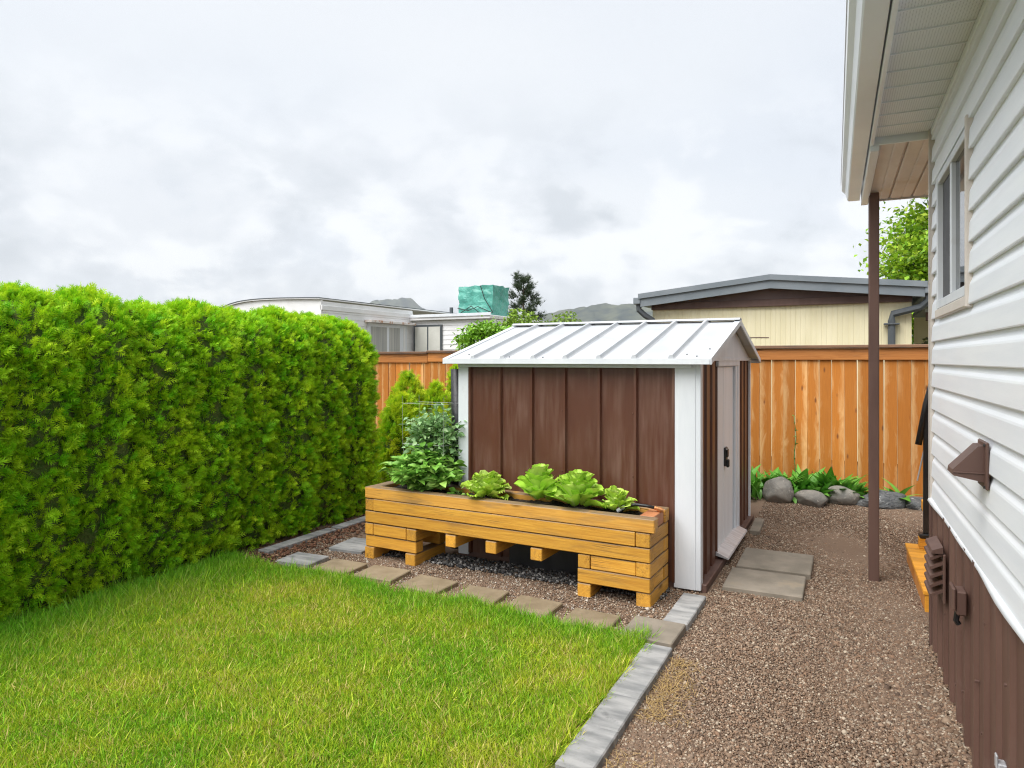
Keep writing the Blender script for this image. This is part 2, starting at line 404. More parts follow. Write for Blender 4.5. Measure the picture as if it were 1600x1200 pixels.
M['blind'] = noisy('pale_window_blind', (.50, .50, .45), (.56, .56, .51), (1, 1, 1), 3., rough=.6)
M['curtain'] = noisy('grey_curtain', (.30, .31, .30), (.46, .45, .42), (8, 8, .2), 2., rough=.8)
M['tarp'] = noisy('teal_tarp', (.055, .25, .20), (.10, .36, .29), (1, 1, 1), 3., rough=.4, bump=1., bs=5., bd=.08)
M['brass'] = noisy('brass_fitting', (.50, .22, .09), (.62, .32, .14), (1, 1, 1), 12., rough=.35, metal=.8)
M['terracotta'] = noisy('orange_stained_board', (.36, .13, .05), (.46, .19, .08), (1, 1, 1), 6., rough=.6)
M['wire'] = noisy('galvanised_wire', (.45, .46, .47), (.55, .56, .57), (1, 1, 1), 6., rough=.4, metal=.5)
M['aluminium'] = noisy('worn_aluminium', (.50, .51, .53), (.62, .63, .65), (1, 6, 1), 5., rough=.4, metal=.4, c3=(.38, .36, .33), ds=6.)
M['hill'] = noisy('forested_hillside', (.014, .026, .024), (.085, .095, .06), (1, 1, 1), .011, rough=1., bump=0., c3=(.10, .095, .07), ds=.003, spec=0.)

# ------------------------------------------------------------------ the ground
def sheet(name, x0, x1, y0, y1, z, nx, ny, m, amp=.0, s=3., seed=0, fn=None, kind='structure'):
    X, Y = np.meshgrid(np.linspace(x0, x1, nx), np.linspace(y0, y1, ny))
    Z = np.full_like(X, z) + (amp*vnoise(X, Y, s, seed) if amp else 0)
    if fn is not None: Z = Z + fn(X, Y)
    V = np.stack([X, Y, Z], -1).reshape(-1, 3)
    i = np.arange((nx-1)*(ny-1)); r_, c_ = i//(nx-1), i % (nx-1); a = r_*nx + c_
    F = np.stack([a, a+1, a+nx+1, a+nx], 1)
    return tag(mesh_np(name, V, F, m, smooth=True), kind=kind)
sheet('ground', -5500, 5500, -5500, 5500, -.06, 25, 25, M['far_ground'])
def mound(X, Y):   # gravel banked against the house skirt, a raised bed by the fence
    hx = .51 - .028*Y
    return .05*np.exp(-((X-hx)/.13)**2)*(Y < 4.8) + .07/(1+np.exp(-(Y-8.15)*7))
sheet('gravel_yard', -9, 5, -4, 9.5, .0, 160, 150, M['gravel_ground'], .008, 4., 3, mound)
def lawn_edge(x): return 3.93 - .07*(x+4.2)/3 + .03*np.sin(x*5)
X, Y = np.meshgrid(np.linspace(-4.55, -1.08, 60), np.linspace(0, 1, 60))
Yl = -3 + (lawn_edge(X) + 3)*Y
V = np.stack([X, Yl, .018 + .007*vnoise(X, Yl, 5., 5)], -1).reshape(-1, 3)
i = np.arange(59*59); a = i//59*60 + i % 59
tag(mesh_np('lawn', V, np.stack([a, a+1, a+61, a+60], 1), M['lawn_soil'], smooth=True), kind='structure')

def vis(x, y, z=0., pad=.15):
    Xc = .4529*y + .8916*x; Zc = .8916*y - .4529*x
    return (Zc > 2.6-pad) & (np.abs(Xc) < (.75*Zc + pad))

# grass blades
def grass(n, xr, yr, seed):
    q = np.random.default_rng(seed)
    x = q.uniform(*xr, n); y = q.uniform(*yr, n)
    edge = lawn_edge(x) + .05*vnoise(x, y, 30., 9) + .02
    keep = (y < edge) & vis(x, y, pad=.35) & (x < -1.09 + .03*vnoise(x, y, 25., 4)) & (x > -4.62 + .06*vnoise(x, y, 14., 2))
    x, y = x[keep], y[keep]; n = len(x)
    dh = np.clip((x + 4.55)/.75, 0, 1); de = np.clip((lawn_edge(x)-y)/.35, 0, 1); dk = np.clip((-1.09-x)/.15, 0, 1)
    lush = 1 - np.minimum(dh, .25 + .75*de)
    patch = .5 + .5*vnoise(x, y, 4.2, 21) + .35*vnoise(x, y, 13., 22)
    h = (.024 + .030*q.random(n) + .035*(q.random(n) < .05))*(1 + .75*lush + .45*(1-dk)) * (1 + .15*patch)
    az = q.uniform(0, 6.283, n); lean = q.uniform(.15, 1.7, n)
    d = np.stack([np.cos(az)*lean, np.sin(az)*lean, np.ones(n)], 1)
    T = [(0, -.5, 0), (0, .5, 0), (.55, -.38, .04), (.55, .38, .04), (1, 0, .16)]
    F = [(0, 1, 3), (0, 3, 2), (2, 3, 4)]
    B = basis(d, q.uniform(0, 6.28, n)); wd = q.uniform(.0024, .0066, n)
    pos = np.stack([x, y, np.full(n, .012)], 1)
    V, FF = scatter(T, F, pos, B, np.stack([h, wd, h*np.sign(q.random(n)-.5)], 1))
    g = np.array([.20, .44, .016]); yl = np.array([.55, .60, .040]); dry = np.array([.66, .54, .18]); dk_ = np.array([.10, .29, .012])
    f = np.clip(.12 + patch*.75 + q.normal(0, .30, n) - .35*lush, 0, 1)[:, None]
    c = g*(1-f) + yl*f
    c = np.where((q.random(n) < .12 + .35*np.clip(patch-.45, 0, 1)*(1-lush))[:, None], dry, c)
    l = np.clip(lush*.8 + q.normal(0, .12, n), 0, 1)[:, None]
    c = c*(1-l) + dk_*1.5*l
    c *= q.uniform(.6, 1.25, n)[:, None]
    o = mesh_np('lawn_grass', V, FF, M['grass'], cols=np.repeat(c, 5, 0))
    tag(o, 'short yellow-green mown lawn grass beside the cedar hedge', 'grass', kind='stuff')
grass(430000, (-4.7, -1.05), (.7, 4.05), 3)

# straw tufts on the gravel side of the kerb
def straw():
    q = np.random.default_rng(12); n = 1700
    x = -.90 + np.abs(q.normal(0, .085, n)); y = q.uniform(2.3, 3.75, n)
    k = vnoise(x*0, y, 7., 6) + q.normal(0, .3, n) > .1; x, y = x[k], y[k]
    x2 = q.uniform(-4.2, -1.1, 3500); y2 = lawn_edge(x2) + .02 + np.abs(q.normal(0, .05, 3500))
    x, y = np.r_[x, x2], np.r_[y, y2]; n = len(x)
    az = q.uniform(0, 6.28, n); d = np.stack([np.cos(az), np.sin(az), q.uniform(.02, .5, n)], 1)
    V, F = scatter([(0, -.5, 0), (0, .5, 0), (1, 0, 0)], [(0, 1, 2)], np.stack([x, y, np.full(n, .012)], 1), basis(d), np.stack([q.uniform(.03, .08, n), q.uniform(.002, .004, n), np.ones(n)], 1))
    c = np.array([.52, .36, .15])*q.uniform(.6, 1.15, n)[:, None]
    tag(mesh_np('dry_straw', V, F, M['grass'], cols=np.repeat(c, 3, 0)), 'dry straw-coloured grass clippings along the pavers', 'straw', kind='stuff')
straw()

OCT = np.array([(1, 0, 0), (-1, 0, 0), (0, 1, 0), (0, -1, 0), (0, 0, 1), (0, 0, -1)], float)
OCF = [(0, 2, 4), (2, 1, 4), (1, 3, 4), (3, 0, 4), (2, 0, 5), (1, 2, 5), (3, 1, 5), (0, 3, 5)]
def stones(name, x, y, z, size, pal, label, seed, cat='gravel', flat=.7):
    q = np.random.default_rng(seed); n = len(x)
    az = q.uniform(0, 6.28, n); d = np.stack([np.cos(az), np.sin(az), q.normal(0, .3, n)], 1)
    size = size*np.where(q.random(n) < .025, q.uniform(1.5, 2.3, n), 1.); S = size[:, None]*q.uniform(.55, 1.15, (n, 3)); S[:, 2] *= flat
    V, F = scatter(OCT, OCF, np.stack([x, y, z], 1), basis(d, q.normal(0, .4, n)), S, .35, q)
    pal = np.array(pal); c = pal[q.integers(0, len(pal), n)]*q.uniform(.7, 1.25, n)[:, None]
    return tag(mesh_np(name, V, F, M['pebble'], cols=np.repeat(c, 6, 0)), label, cat, kind='stuff')
def gravel():
    q = np.random.default_rng(5)
    BR = [(.205, .132, .086), (.25, .170, .116), (.155, .10, .066), (.285, .205, .142), (.21, .152, .11), (.125, .084, .06), (.40, .33, .25), (.225, .14, .09)]
    n = 78000; y = 2.0 + 3.3*q.random(n)**1.15; x = q.uniform(-.95, .66, n)
    hx = .51 - .028*y; k = (x < hx+.02) & vis(x, y) & ~((x < -.345) & (y > 5.03) & (x > -.875)); x, y, hx = x[k], y[k], hx[k]
    coarse = np.clip(1 - (hx-x)/.55, 0, 1)*np.clip((5.2-y)/1.5, 0, 1)
    z = .05*np.exp(-((x-hx)/.13)**2)*(y < 4.8) + .003
    o = stones('gravel_stones', x, y, z, (.0046 + .0038*q.random(len(x)) + .0048*coarse)*1.12, BR, 'loose reddish-brown crushed gravel between kerb and house', 8)
    n = 46000; y = q.uniform(5.2, 8.4, n); x = q.uniform(-.95, .9, n)
    k = ~((x > -.87) & (x < -.335) & (y < 6.12)); x, y = x[k], y[k]
    stones('gravel_stones', x, y, .003 + .07/(1+np.exp(-(y-8.15)*7)), .006 + .0045*q.random(len(x)), BR, 'fine brown gravel stretching from the shed door to the fence', 9)
    n = 24000; x = q.uniform(-4.4, -1.0, n); y = q.uniform(3.85, 4.95, n)
    k = (y > lawn_edge(x)-.02); x, y = x[k], y[k]
    stones('gravel_stones', x, y, np.full(len(x), .003), .0055 + .0055*q.random(len(x))**2, BR + [(.40, .36, .31)], 'thin brown gravel around the stepping stones and planter', 10)
    n = 5200; y = q.uniform(1.2, 7.4, n); x = -4.42 + q.normal(0, .12, n)
    k = x < -4.12; x, y = x[k], y[k]
    stones('bark_mulch', x, y, np.full(len(x), .015), .008 + .014*q.random(len(x)), [(.15, .07, .04), (.21, .10, .06), (.10, .05, .03), (.27, .16, .10)], 'reddish bark mulch strip along the foot of the hedge', 11, 'mulch', .4)
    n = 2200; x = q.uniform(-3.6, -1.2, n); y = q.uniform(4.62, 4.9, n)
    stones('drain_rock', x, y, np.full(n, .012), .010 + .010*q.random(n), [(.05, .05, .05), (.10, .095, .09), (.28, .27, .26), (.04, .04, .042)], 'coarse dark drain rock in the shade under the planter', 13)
gravel()

# ------------------------------------------------------------------ paving: things one could lift
def slab(name, label, cat, x0, x1, y0, y1, z0, z1, m, rz=0., group=None, bev=.006):
    cx, cy = (x0+x1)/2, (y0+y1)/2; b = MB().box(x0-cx, x1-cx, y0-cy, y1-cy, z0, z1, bev)
    return tag(b.build(name, m, None, loc=(cx, cy, 0), rz=R(rz)), label, cat, group)
ST = [(-4.20, -3.88, 4.06, 4.32, 4), (-3.80, -3.47, 4.02, 4.31, 2), (-3.40, -3.06, 4.04, 4.32, 3), (-2.95, -2.61, 3.98, 4.27, -3),
      (-2.48, -2.17, 3.94, 4.24, 2), (-2.08, -1.76, 3.89, 4.21, -2), (-1.65, -1.34, 3.85, 4.16, -1)]
ordn = ['first and greyest square stepping stone, at the mulch end beside the hedge', 'second tan square stepping stone from the hedge end of the row',
        'third tan square stepping stone from the hedge, in front of the planter left leg', 'fourth tan stepping stone from the hedge, in front of the planter gap',
        'fifth tan stepping stone from the hedge, in the middle of the planter gap', 'sixth tan stepping stone from the hedge, near the planter right leg',
        'seventh tan stepping stone, in front of the planter right end beside the pale one']
for (x0, x1, y0, y1, a_), lb in zip(ST, ordn):
    slab('stepping_stone', lb, 'paver', x0, x1, y0, y1, -.03, .034, M['paver_tan' if lb[0:5] != 'first' else 'paver_grey'], a_, 'stepping stones along the lawn edge')
slab('stepping_stone', 'pale square stepping stone at the lawn corner, set into the kerb line', 'paver', -1.25, -.935, 3.84, 4.165, -.02, .05, M['slab'], -1, 'stepping stones along the lawn edge')
slab('stepping_stone', 'grey-green stepping stone half hidden behind the left end of the planter', 'paver', -4.10, -3.76, 4.55, 4.92, -.03, .03, M['paver_grey'], 5, 'stepping stones along the lawn edge')
kl = ['grey kerb paver touching the shed corner', 'grey kerb paver between the shed-corner paver and the pale stepping stone', 'grey kerb paver just in front of the pale stepping stone',
      'grey kerb paver second from the pale stepping stone along the lawn', 'grey kerb paver third from the pale stepping stone along the lawn', 'grey kerb paver nearest the camera along the lawn edge']
for (y0, y1), lb in zip(((4.455, 4.735), (4.175, 4.45), (3.47, 3.80), (3.16, 3.465), (2.84, 3.155), (2.50, 2.835)), kl):
    slab('kerb_paver', lb, 'paver', -1.08, -.925, y0, y1, -.04, .045, M['paver_grey'], random.uniform(-1, 1), 'kerb pavers between lawn and gravel')
for k, lb in ((0, 'concrete edging strip showing between the hedge foot and lawn, nearer the camera'), (1, 'concrete edging strip at the hedge foot beside the stepping stones'),
              (2, 'concrete edging strip at the hedge foot behind the planter end')):
    y0 = (3.15, 4.2, 5.1)[k]; slab('edging_strip', lb, 'edging', -4.56, -4.44, y0, y0+.85, -.03, .035, M['paver_grey'], 0, 'concrete edging along the hedge')
slab('door_slab', 'wide concrete slab before the shed door, the farther of two', 'paver', -.86, -.325, 5.56, 6.12, -.03, .045, M['slab'], 1, 'slabs before the shed door')
slab('door_slab', 'wide concrete slab before the shed door, the nearer of two', 'paver', -.875, -.345, 5.03, 5.525, -.03, .035, M['slab'], 1, 'slabs before the shed door')
slab('ground_timber', 'weathered timber offcut lying beyond the shed corner', 'timber', -.93, -.84, 6.75, 7.3, -.02, .045, M['slab'], 2)

# ------------------------------------------------------------------ shed
shed = thing('garden_shed', 'small brown metal shed with white corner trim and white ridged roof', 'shed', (-2, 6.13, 0))
SO = Vector((-2, 6.13, 0))
def sp(b, name, m, parent=shed, **k): 
    o = b.build(name, m, parent, **k)
    if parent is shed: o.location = -SO
    return o
XL, XR, YF, YB = -2.98, -1.0, 4.92, 7.34
sp(MB().box(XL-.02, XR+.04, YF+.005, YB+.03, -.03, .055, .004), 'base_frame', M['brown_trim'])
# front wall: six pans and the ribs between them
x0, x1 = XL+.10, XR-.185
for k in range(6):
    wd = (x1-x0)/6; a = x0+k*wd; nx, nz = 6, 10; b = MB(); vs = []
    for j in range(nz+1):
        for i_ in range(nx+1):
            u_ = i_/nx; t_ = j/nz
            vs.append((a+.012+u_*(wd-.024), YF - .004*math.sin(math.pi*u_)*math.sin(math.pi*t_)*(1 if k % 2 else -.7), .05+t_*1.57))
    b.add(vs, [(j*(nx+1)+i_, j*(nx+1)+i_+1, (j+1)*(nx+1)+i_+1, (j+1)*(nx+1)+i_) for j in range(nz) for i_ in range(nx)])
    sp(b, 'wall_panel', M['shed_brown'], smooth=True)
for k in range(7):
    a = x0 + k*(x1-x0)/6
    sp(MB().prism([(a-.020, YF+.004), (a-.014, YF-.024), (a+.006, YF-.026), (a+.014, YF-.006), (a+.020, YF+.004)], .05, 1.625, 'z'), 'wall_rib', M['shed_brown'])
    for z_ in (.3, .78, 1.25):
        if k % 2: sp(MB().box(a-.03, a-.022, YF-.008, YF, z_, z_+.008, .002), 'screw', M['shed_brown'])
# corner trims, folded L shapes
def lip(b, x0, x1, y0, y1, z0, z1): b.box(x0, x1, y0, y1, z0, z1, .003)
b = MB(); lip(b, XR-.185, XR+.004, YF-.022, YF-.004, .015, 1.64); lip(b, XR-.014, XR+.006, YF-.021, YF+.05, .016, 1.639); lip(b, XR-.155, XR-.03, YF-.026, YF-.0215, .016, 1.635)
sp(b, 'corner_trim', M['white_metal'])
b = MB(); lip(b, XL-.012, XL+.085, YF-.022, YF-.004, .03, 1.64); lip(b, XL-.014, XL, YF-.021, YF+.09, .031, 1.639); sp(b, 'corner_trim', M['white_metal'])
b = MB(); lip(b, XR-.01, XR+.012, YB-.03, YB+.01, .03, 1.645); lip(b, XR-.09, XR-.008, YB-.004, YB+.011, .031, 1.644); sp(b, 'corner_trim', M['white_metal'])
# right gable wall: deep ribbed sheet each side of the door
def ribbed(y0, y1, n):
    pr = []; wd = (y1-y0)/n
    for k in range(n):
        a = y0+k*wd; pr += [(XR-.008, a), (XR-.008, a+wd*.52), (XR-.045, a+wd*.60), (XR-.045, a+wd*.94)]
    pr += [(XR-.008, y1)]
    return MB().prism(pr, .05, 1.66, 'z', closed=False)
sp(ribbed(YF+.05, 5.62, 3), 'wall_panel', M['shed_brown'])
sp(ribbed(6.67, YB-.03, 3), 'wall_panel', M['shed_brown'])
# plain left and back walls
sp(MB().box(XL+.002, XL+.012, YF+.09, YB, .05, 1.64), 'wall_panel', M['shed_brown'])
sp(MB().box(XL+.012, XR-.09, YB-.012, YB-.002, .05, 1.64), 'wall_panel', M['shed_brown'])
# door
M['door_white'] = noisy('door_paint', (.72, .72, .73), (.77, .77, .78), (1, 6, 1), 1.5, rough=.5, bump=.05, bs=20.)
door = sp(MB().box(XR-.05, XR-.028, 5.62, 6.50, .09, 1.60, .003), 'door', M['white_metal'])
def dp(b, name, m):
    o = b.build(name, m, door); return o
for a, c in ((5.635, 5.935), (5.955, 6.41)): dp(MB().box(XR-.031, XR-.020, a, c, .10, 1.59, .004), 'door_leaf', M['door_white'])
dp(MB().box(XR-.022, XR-.002, 5.97, 6.06, .745, .905, .006).box(XR-.004, XR+.018, 5.99, 6.04, .735, .80, .006).box(XR-.004, XR+.01, 5.985, 6.045, .82, .89, .004), 'handle', M['black'])
dp(MB().box(XR-.004, XR+.008, 5.975, 5.985, .885, .895, .002), 'screw', M['aluminium'])
sp(MB().box(XR-.03, XR-.004, 6.50, 6.665, .06, 1.63, .004).box(XR-.012, XR+.004, 6.60, 6.675, .06, 1.63, .004), 'door_frame', M['white_metal'])
sp(MB().box(XR-.02, XR+.006, 5.60, 6.67, 1.595, 1.66, .004), 'door_header', M['white_metal'])
sp(MB().prism([(XR-.02, .115), (XR+.075, .075), (XR+.08, .062), (XR-.02, .085)], 5.60, 6.62, 'y'), 'threshold', M['aluminium'])
# roof
RX0, RX1, RY0, RY1, RYM, ZE, ZR = -3.08, -.915, 4.81, 7.45, 6.13, 1.652, 1.985
n = 8; pw = (RX1-RX0)/n
def roofz(y): return ZE + (ZR-ZE)*(1-abs(y-RYM)/(RYM-RY0))
for side in (0, 1):
    ya = RY0 if side == 0 else RY1
    for k in range(n):
        a = RX0+k*pw; b = MB(); N = 5; vs = []
        for dz in (0, -.006):
            for j in range(N+1):
                t_ = j/N; y = ya+(RYM-ya)*t_
                for i_ in range(5):
                    u_ = i_/4; vs.append((a+.002+u_*(pw-.004), y, roofz(y)+dz+.004*math.sin(math.pi*u_)*math.sin(math.pi*t_)*(1 if (k+side) % 2 else -1)))
        m_ = (N+1)*5
        fs = [(j*5+i_, j*5+i_+1, (j+1)*5+i_+1, (j+1)*5+i_) for j in range(N) for i_ in range(4)]
        fs += [tuple(q+m_ for q in f_)[::-1] for f_ in fs]
        fs += [(i_, m_+i_, m_+i_+1, i_+1) for i_ in range(4)]
        b.add(vs, fs); sp(b, 'roof_panel', M['roof_metal'], smooth=True)
    for k in range(1, n):
        a = RX0+k*pw; b = MB(); pr = [(-.026, 0), (-.014, .026), (.010, .030), (.018, .008), (.026, 0)]
        vs = [(a+p, ya+(RYM-ya)*.0+.01*(1-2*side), roofz(ya+.01*(1-2*side))+q) for p, q in pr] + [(a+p, RYM, ZR+q) for p, q in pr]
        b.add(vs, [(i_, i_+1, 5+i_+1, 5+i_) for i_ in range(4)] + [(0, 1, 2, 3, 4), (9, 8, 7, 6, 5)]); sp(b, 'roof_seam', M['roof_metal'])
sp(MB().prism([(RYM-.07, ZR+.006), (RYM-.03, ZR+.026), (RYM+.03, ZR+.026), (RYM+.07, ZR+.006), (RYM, ZR+.012)], RX0-.005, RX1+.01, 'x'), 'ridge_cap', M['roof_metal'])
for ya, sg in ((RY0, 1), (RY1, -1)):
    sp(MB().prism([(ya-.006*sg, ZE+.006), (ya-.006*sg, ZE-.034), (ya+.012*sg, ZE-.036), (ya+.012*sg, ZE-.008)], RX0, RX1, 'x'), 'eave_trim', M['white_metal'])
sp(MB().box(RX0+.1, RX1-.14, RY0+.06, RY0+.075, ZE-.062, ZE-.03, .002), 'eave_trim', M['white_metal'])
for xa, sg in ((RX1, 1), (RX0, -1)):
    for ya in (RY0, RY1):
        b = MB(); vs = []
        for y in (ya, RYM):
            z = roofz(y)
            for p, q in ((-.035, .008), (.012, .008), (.012, -.036), (.002, -.036), (.002, -.006), (-.035, -.006)): vs.append((xa+sg*p, y, z+q))
        b.add(vs, [(i_, (i_+1) % 6, 6+(i_+1) % 6, 6+i_) for i_ in range(6)] + [(0, 1, 2, 3, 4, 5), (11, 10, 9, 8, 7, 6)])
        sp(b, 'rake_trim', M['white_metal'])
for xa in (XR+.002, XL-.002):
    b = MB(); b.prism([(YF+.0, 1.645), (YB, 1.645), (RYM, roofz(RYM)-.012)], xa-.008, xa+.008, 'x'); sp(b, 'gable_panel', M['white_metal'])
sp(MB().box(XR+.004, XR+.014, YF+.02, YB-.0, 1.64, 1.668, .002), 'gable_trim', M['white_metal'])
for k, (xx, t_) in enumerate(((-2.93, .12), (-2.86, .2), (-2.50, .05), (-1.72, .06), (-1.02, .06), (-.97, .22), (-1.10, .1), (-2.2, .04), (-1.45, .05))):
    y = RY0+(RYM-RY0)*t_; sp(MB().tube([(xx, y, roofz(y)-.002), (xx, y, roofz(y)+.007)], .006, 6), 'screw', M['dark_downspout'])
# black sheet rolled up against the left side of the shed
b = MB(); b.tube([(-3.075, 5.02, .04), (-3.08, 5.02, .5), (-3.07, 5.03, 1.0), (-3.085, 5.03, 1.57)], [.065, .07, .06, .055], 10)
tag(b.build('rolled_tarp', M['black_plastic'], smooth=True), 'black plastic roll standing against the left side of the shed', 'tarp')

# ------------------------------------------------------------------ planter
PL = thing('timber_planter', 'long raised planter box of stacked oiled yellow timbers', 'planter', (-3.67, 4.52, 0), R(-1.88))
def tim(x0, x1, y0, y1, z0, z1, m='planter', name='timber'):
    """one timber, its length along its own x axis"""
    g = random.uniform(.002, .007)
    if (x1-x0) >= (y1-y0):
        L, W = x1-x0, y1-y0; b = MB().box(-L/2, L/2, -W/2, W/2, 0, z1-z0-g, .005); rz = random.uniform(-.25, .25)*min(1, .4/L)
    else:
        L, W = y1-y0, x1-x0; b = MB().box(-L/2, L/2, -W/2, W/2, 0, z1-z0-g, .005); rz = 90+random.uniform(-.2, .2)
    return b.build(name, M[m], PL, loc=((x0+x1)/2, (y0+y1)/2 + random.uniform(-.006, .006), z0), rz=R(rz))
D = .43
T_ = .098
for a in (0, .42, 1.92, 2.342): tim(a, a+T_, 0, D, 0, .099)                           # legs, front to back
for a, c in ((0, .52), (1.92, 2.44)):
    tim(a, c, .001, T_, .1, .199); tim(a, c, D-T_, D, .1, .199)
tim(2.35, 2.435, .105, D-.104, .1, .198)
tim(.005, .09, .105, D-.104, .1, .198)
tim(0, .085, 0, D, .2, .298); tim(.088, .425, .001, T_, .2, .298); tim(.43, .525, 0, D, .2, .298)
tim(1.92, 2.01, 0, D, .2, .298); tim(2.015, 2.338, .003, T_, .2, .298); tim(2.342, 2.44, 0, D, .2, .298)
for a in (.81, 1.17, 1.55): tim(a, a+.093, -.004 if a > 1 else .0, D, .2, .296, name='joist')
tim(0, 2.44, 0, T_, .3, .399); tim(0, 2.44, D-T_, D, .3, .399)
tim(2.345, 2.436, .103, D-.102, .3, .398); tim(.003, .095, .103, D-.102, .3, .398)
tim(0, .085, 0, D, .4, .497); tim(.088, 2.338, .0, T_, .4, .499); tim(.088, 2.338, D-T_, D, .4, .499); tim(2.342, 2.44, .0, D, .4, .498)
tim(-.002, 2.47, -.002, T_-.008, .5, .598, 'planter_top'); tim(.0, 2.445, D-T_, D, .5, .598, 'planter_top')
tim(.0, .095, .094, D-.102, .5, .596, 'planter_top'); 
b = MB().box(-.115, .115, -.05, .05, 0, .09, .004); b.build('timber', M['terracotta'], PL, loc=(2.385, .215, .5), rz=R(90))
Xg, Yg = np.meshgrid(np.linspace(.06, 2.38, 90), np.linspace(.06, D-.06, 18))
Zg = .555 + .016*vnoise(Xg, Yg, 22., 31) + rng.normal(0, .005, Xg.shape)
i = np.arange(89*17); a = i//89*90 + i % 89
mesh_np('soil', np.stack([Xg, Yg, Zg], -1).reshape(-1, 3), np.stack([a, a+1, a+91, a+90], 1), M['soil'], PL)
MB().box(.1, 2.34, .1, D-.1, .49, .505).build('liner', M['black_plastic'], PL)

# black panel and pale scrap leaning in the dark under the planter
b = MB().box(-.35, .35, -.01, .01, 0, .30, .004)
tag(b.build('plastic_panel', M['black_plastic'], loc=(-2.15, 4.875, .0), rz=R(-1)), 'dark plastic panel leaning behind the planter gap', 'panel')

# hose end over the right end of the planter
hs = thing('garden_hose', 'short black hose end with brass fitting over the planter corner', 'hose', (-1.42, 4.66, .6))
b = MB().tube([(-.10, .03, -.04), (-.05, .02, .01), (.02, .015, .032), (.10, .02, .028), (.155, .03, .018)], .011, 8); b.build('hose', M['black'], hs, smooth=True)
b = MB().tube([(.150, .03, .019), (.172, .034, .013)], .0135, 10).tube([(.172, .034, .013), (.20, .04, .004)], .018, 10).tube([(.20, .04, .004), (.212, .043, .0)], .014, 10)
b.build('fitting', M['brass'], hs)
b = MB().tube([(-.115, .03, -.03), (-.06, .02, .008)], .0145, 10); b.build('ferrule', M['white_metal'], hs)

# ------------------------------------------------------------------ leafy plants in the planter
def oval_leaf(n=5, fold=.25, droop=.25, tipp=1.3):
    T = []; F = []
    for i_ in range(n+1):
        t_ = i_/n; wd = .5*math.sin(math.pi*min(1, t_**.8*.97+.03))**.85*(1-.25*t_**tipp) if i_ < n else .0
        if i_ == 0: wd = .04
        z = -droop*t_*t_ + .1*t_
        T += [(t_, -wd, z + fold*wd), (t_, 0, z), (t_, wd, z + fold*wd)]
    for i_ in range(n):
        a = i_*3; F += [(a, a+1, a+4, a+3), (a+1, a+2, a+5, a+4)]
    return T, F
LT, LF = oval_leaf()
def bush(name, label, loc, rx, ry, h, nst, lps, ll, pal, seed, cat='plant', upr=.5, m='leaf'):
    q = np.random.default_rng(seed); t = thing(name, label, cat, loc)
    st = MB(); P = []; Dr = []; S = []
    for s_ in range(nst):
        a = q.uniform(0, 6.28); rr = math.sqrt(q.random()); ex, ey = rx*rr*math.cos(a), ry*rr*math.sin(a); ez = h*(q.uniform(.55, 1)*(1-(.18 if upr > .8 else .45)*rr*rr))
        b0 = Vector((ex*.15, ey*.15, 0)); b2 = Vector((ex, ey, ez)); b1 = Vector((ex*.45, ey*.45, ez*.65))
        pts = [b0, b0.lerp(b1, .5)+Vector((0, 0, .01)), b1, b1.lerp(b2, .5)+Vector((0, 0, h*.05)), b2]
        st.tube(pts, [.006, .005, .004, .003, .002], 5)
        for k in range(lps):
            f_ = q.uniform(.3, 1.05)*4; i0 = min(3, int(f_)); p = pts[i0].lerp(pts[i0+1], f_-i0)
            aa = q.uniform(0, 6.28); dd = np.array([math.cos(aa) + ex*1.2, math.sin(aa) + ey*1.2, q.uniform(-.35, .75)*upr*2])
            pet = q.uniform(.0, .05); dn = dd/np.linalg.norm(dd)
            P.append(np.array(p) + dn*pet); Dr.append(dn); S.append(ll*q.uniform(.6, 1.25))
    P, Dr, S = np.array(P), np.array(Dr), np.array(S)
    V, F = scatter(LT, LF, P, basis(Dr, q.normal(0, .5, len(P))), np.stack([S, S*q.uniform(.55, .75, len(S)), S], 1))
    pal = np.array(pal); c = pal[q.integers(0, len(pal), len(P))]*q.uniform(.75, 1.2, len(P))[:, None]
    st.build('stems', M['stem'], t, smooth=True)
    mesh_np('foliage', V, F, M[m], t, np.repeat(c, len(LT), 0), smooth=True)
    return t
M['stem'] = noisy('green_stem', (.10, .17, .04), (.14, .22, .06), (1, 1, 1), 8., rough=.6)
GP = [(.20, .43, .06), (.26, .50, .09), (.15, .35, .05), (.36, .58, .12)]
bush('potato_plant', 'dense dark green leafy potato plant overhanging the left end of the planter', (-3.20, 4.70, .54), .33, .23, .38, 80, 26, .082, GP, 41)
bush('potato_plant', 'small low leafy seedling at the foot of the big leafy plant', (-2.84, 4.66, .54), .06, .06, .09, 6, 4, .05, GP, 42)
PP = [(.24, .42, .17), (.30, .49, .22), (.19, .36, .12), (.38, .55, .26)]
bush('pea_plant', 'pale blue-green climbing pea plant inside the wire cage', (-3.22, 4.88, .54), .27, .12, .72, 74, 22, .055, PP, 43, upr=.9)
cg = thing('wire_cage', 'thin galvanised wire support cage around the pea plant', 'plant cage', (-3.24, 4.86, .54))
for z_ in (.40, .74):
    MB().tube([(.29*math.cos(k*math.pi/2+.78), .17*math.sin(k*math.pi/2+.78), z_) for k in range(5)], .0013, 5).build('ring', M['wire'], cg)
for k in range(4):
    x, y = .29*math.cos(k*math.pi/2+.78), .17*math.sin(k*math.pi/2+.78)
    MB().tube([(x*.8, y*.8, -.05), (x, y, .4), (x*1.02, y*1.02, .80)], .0013, 5).build('upright', M['wire'], cg)

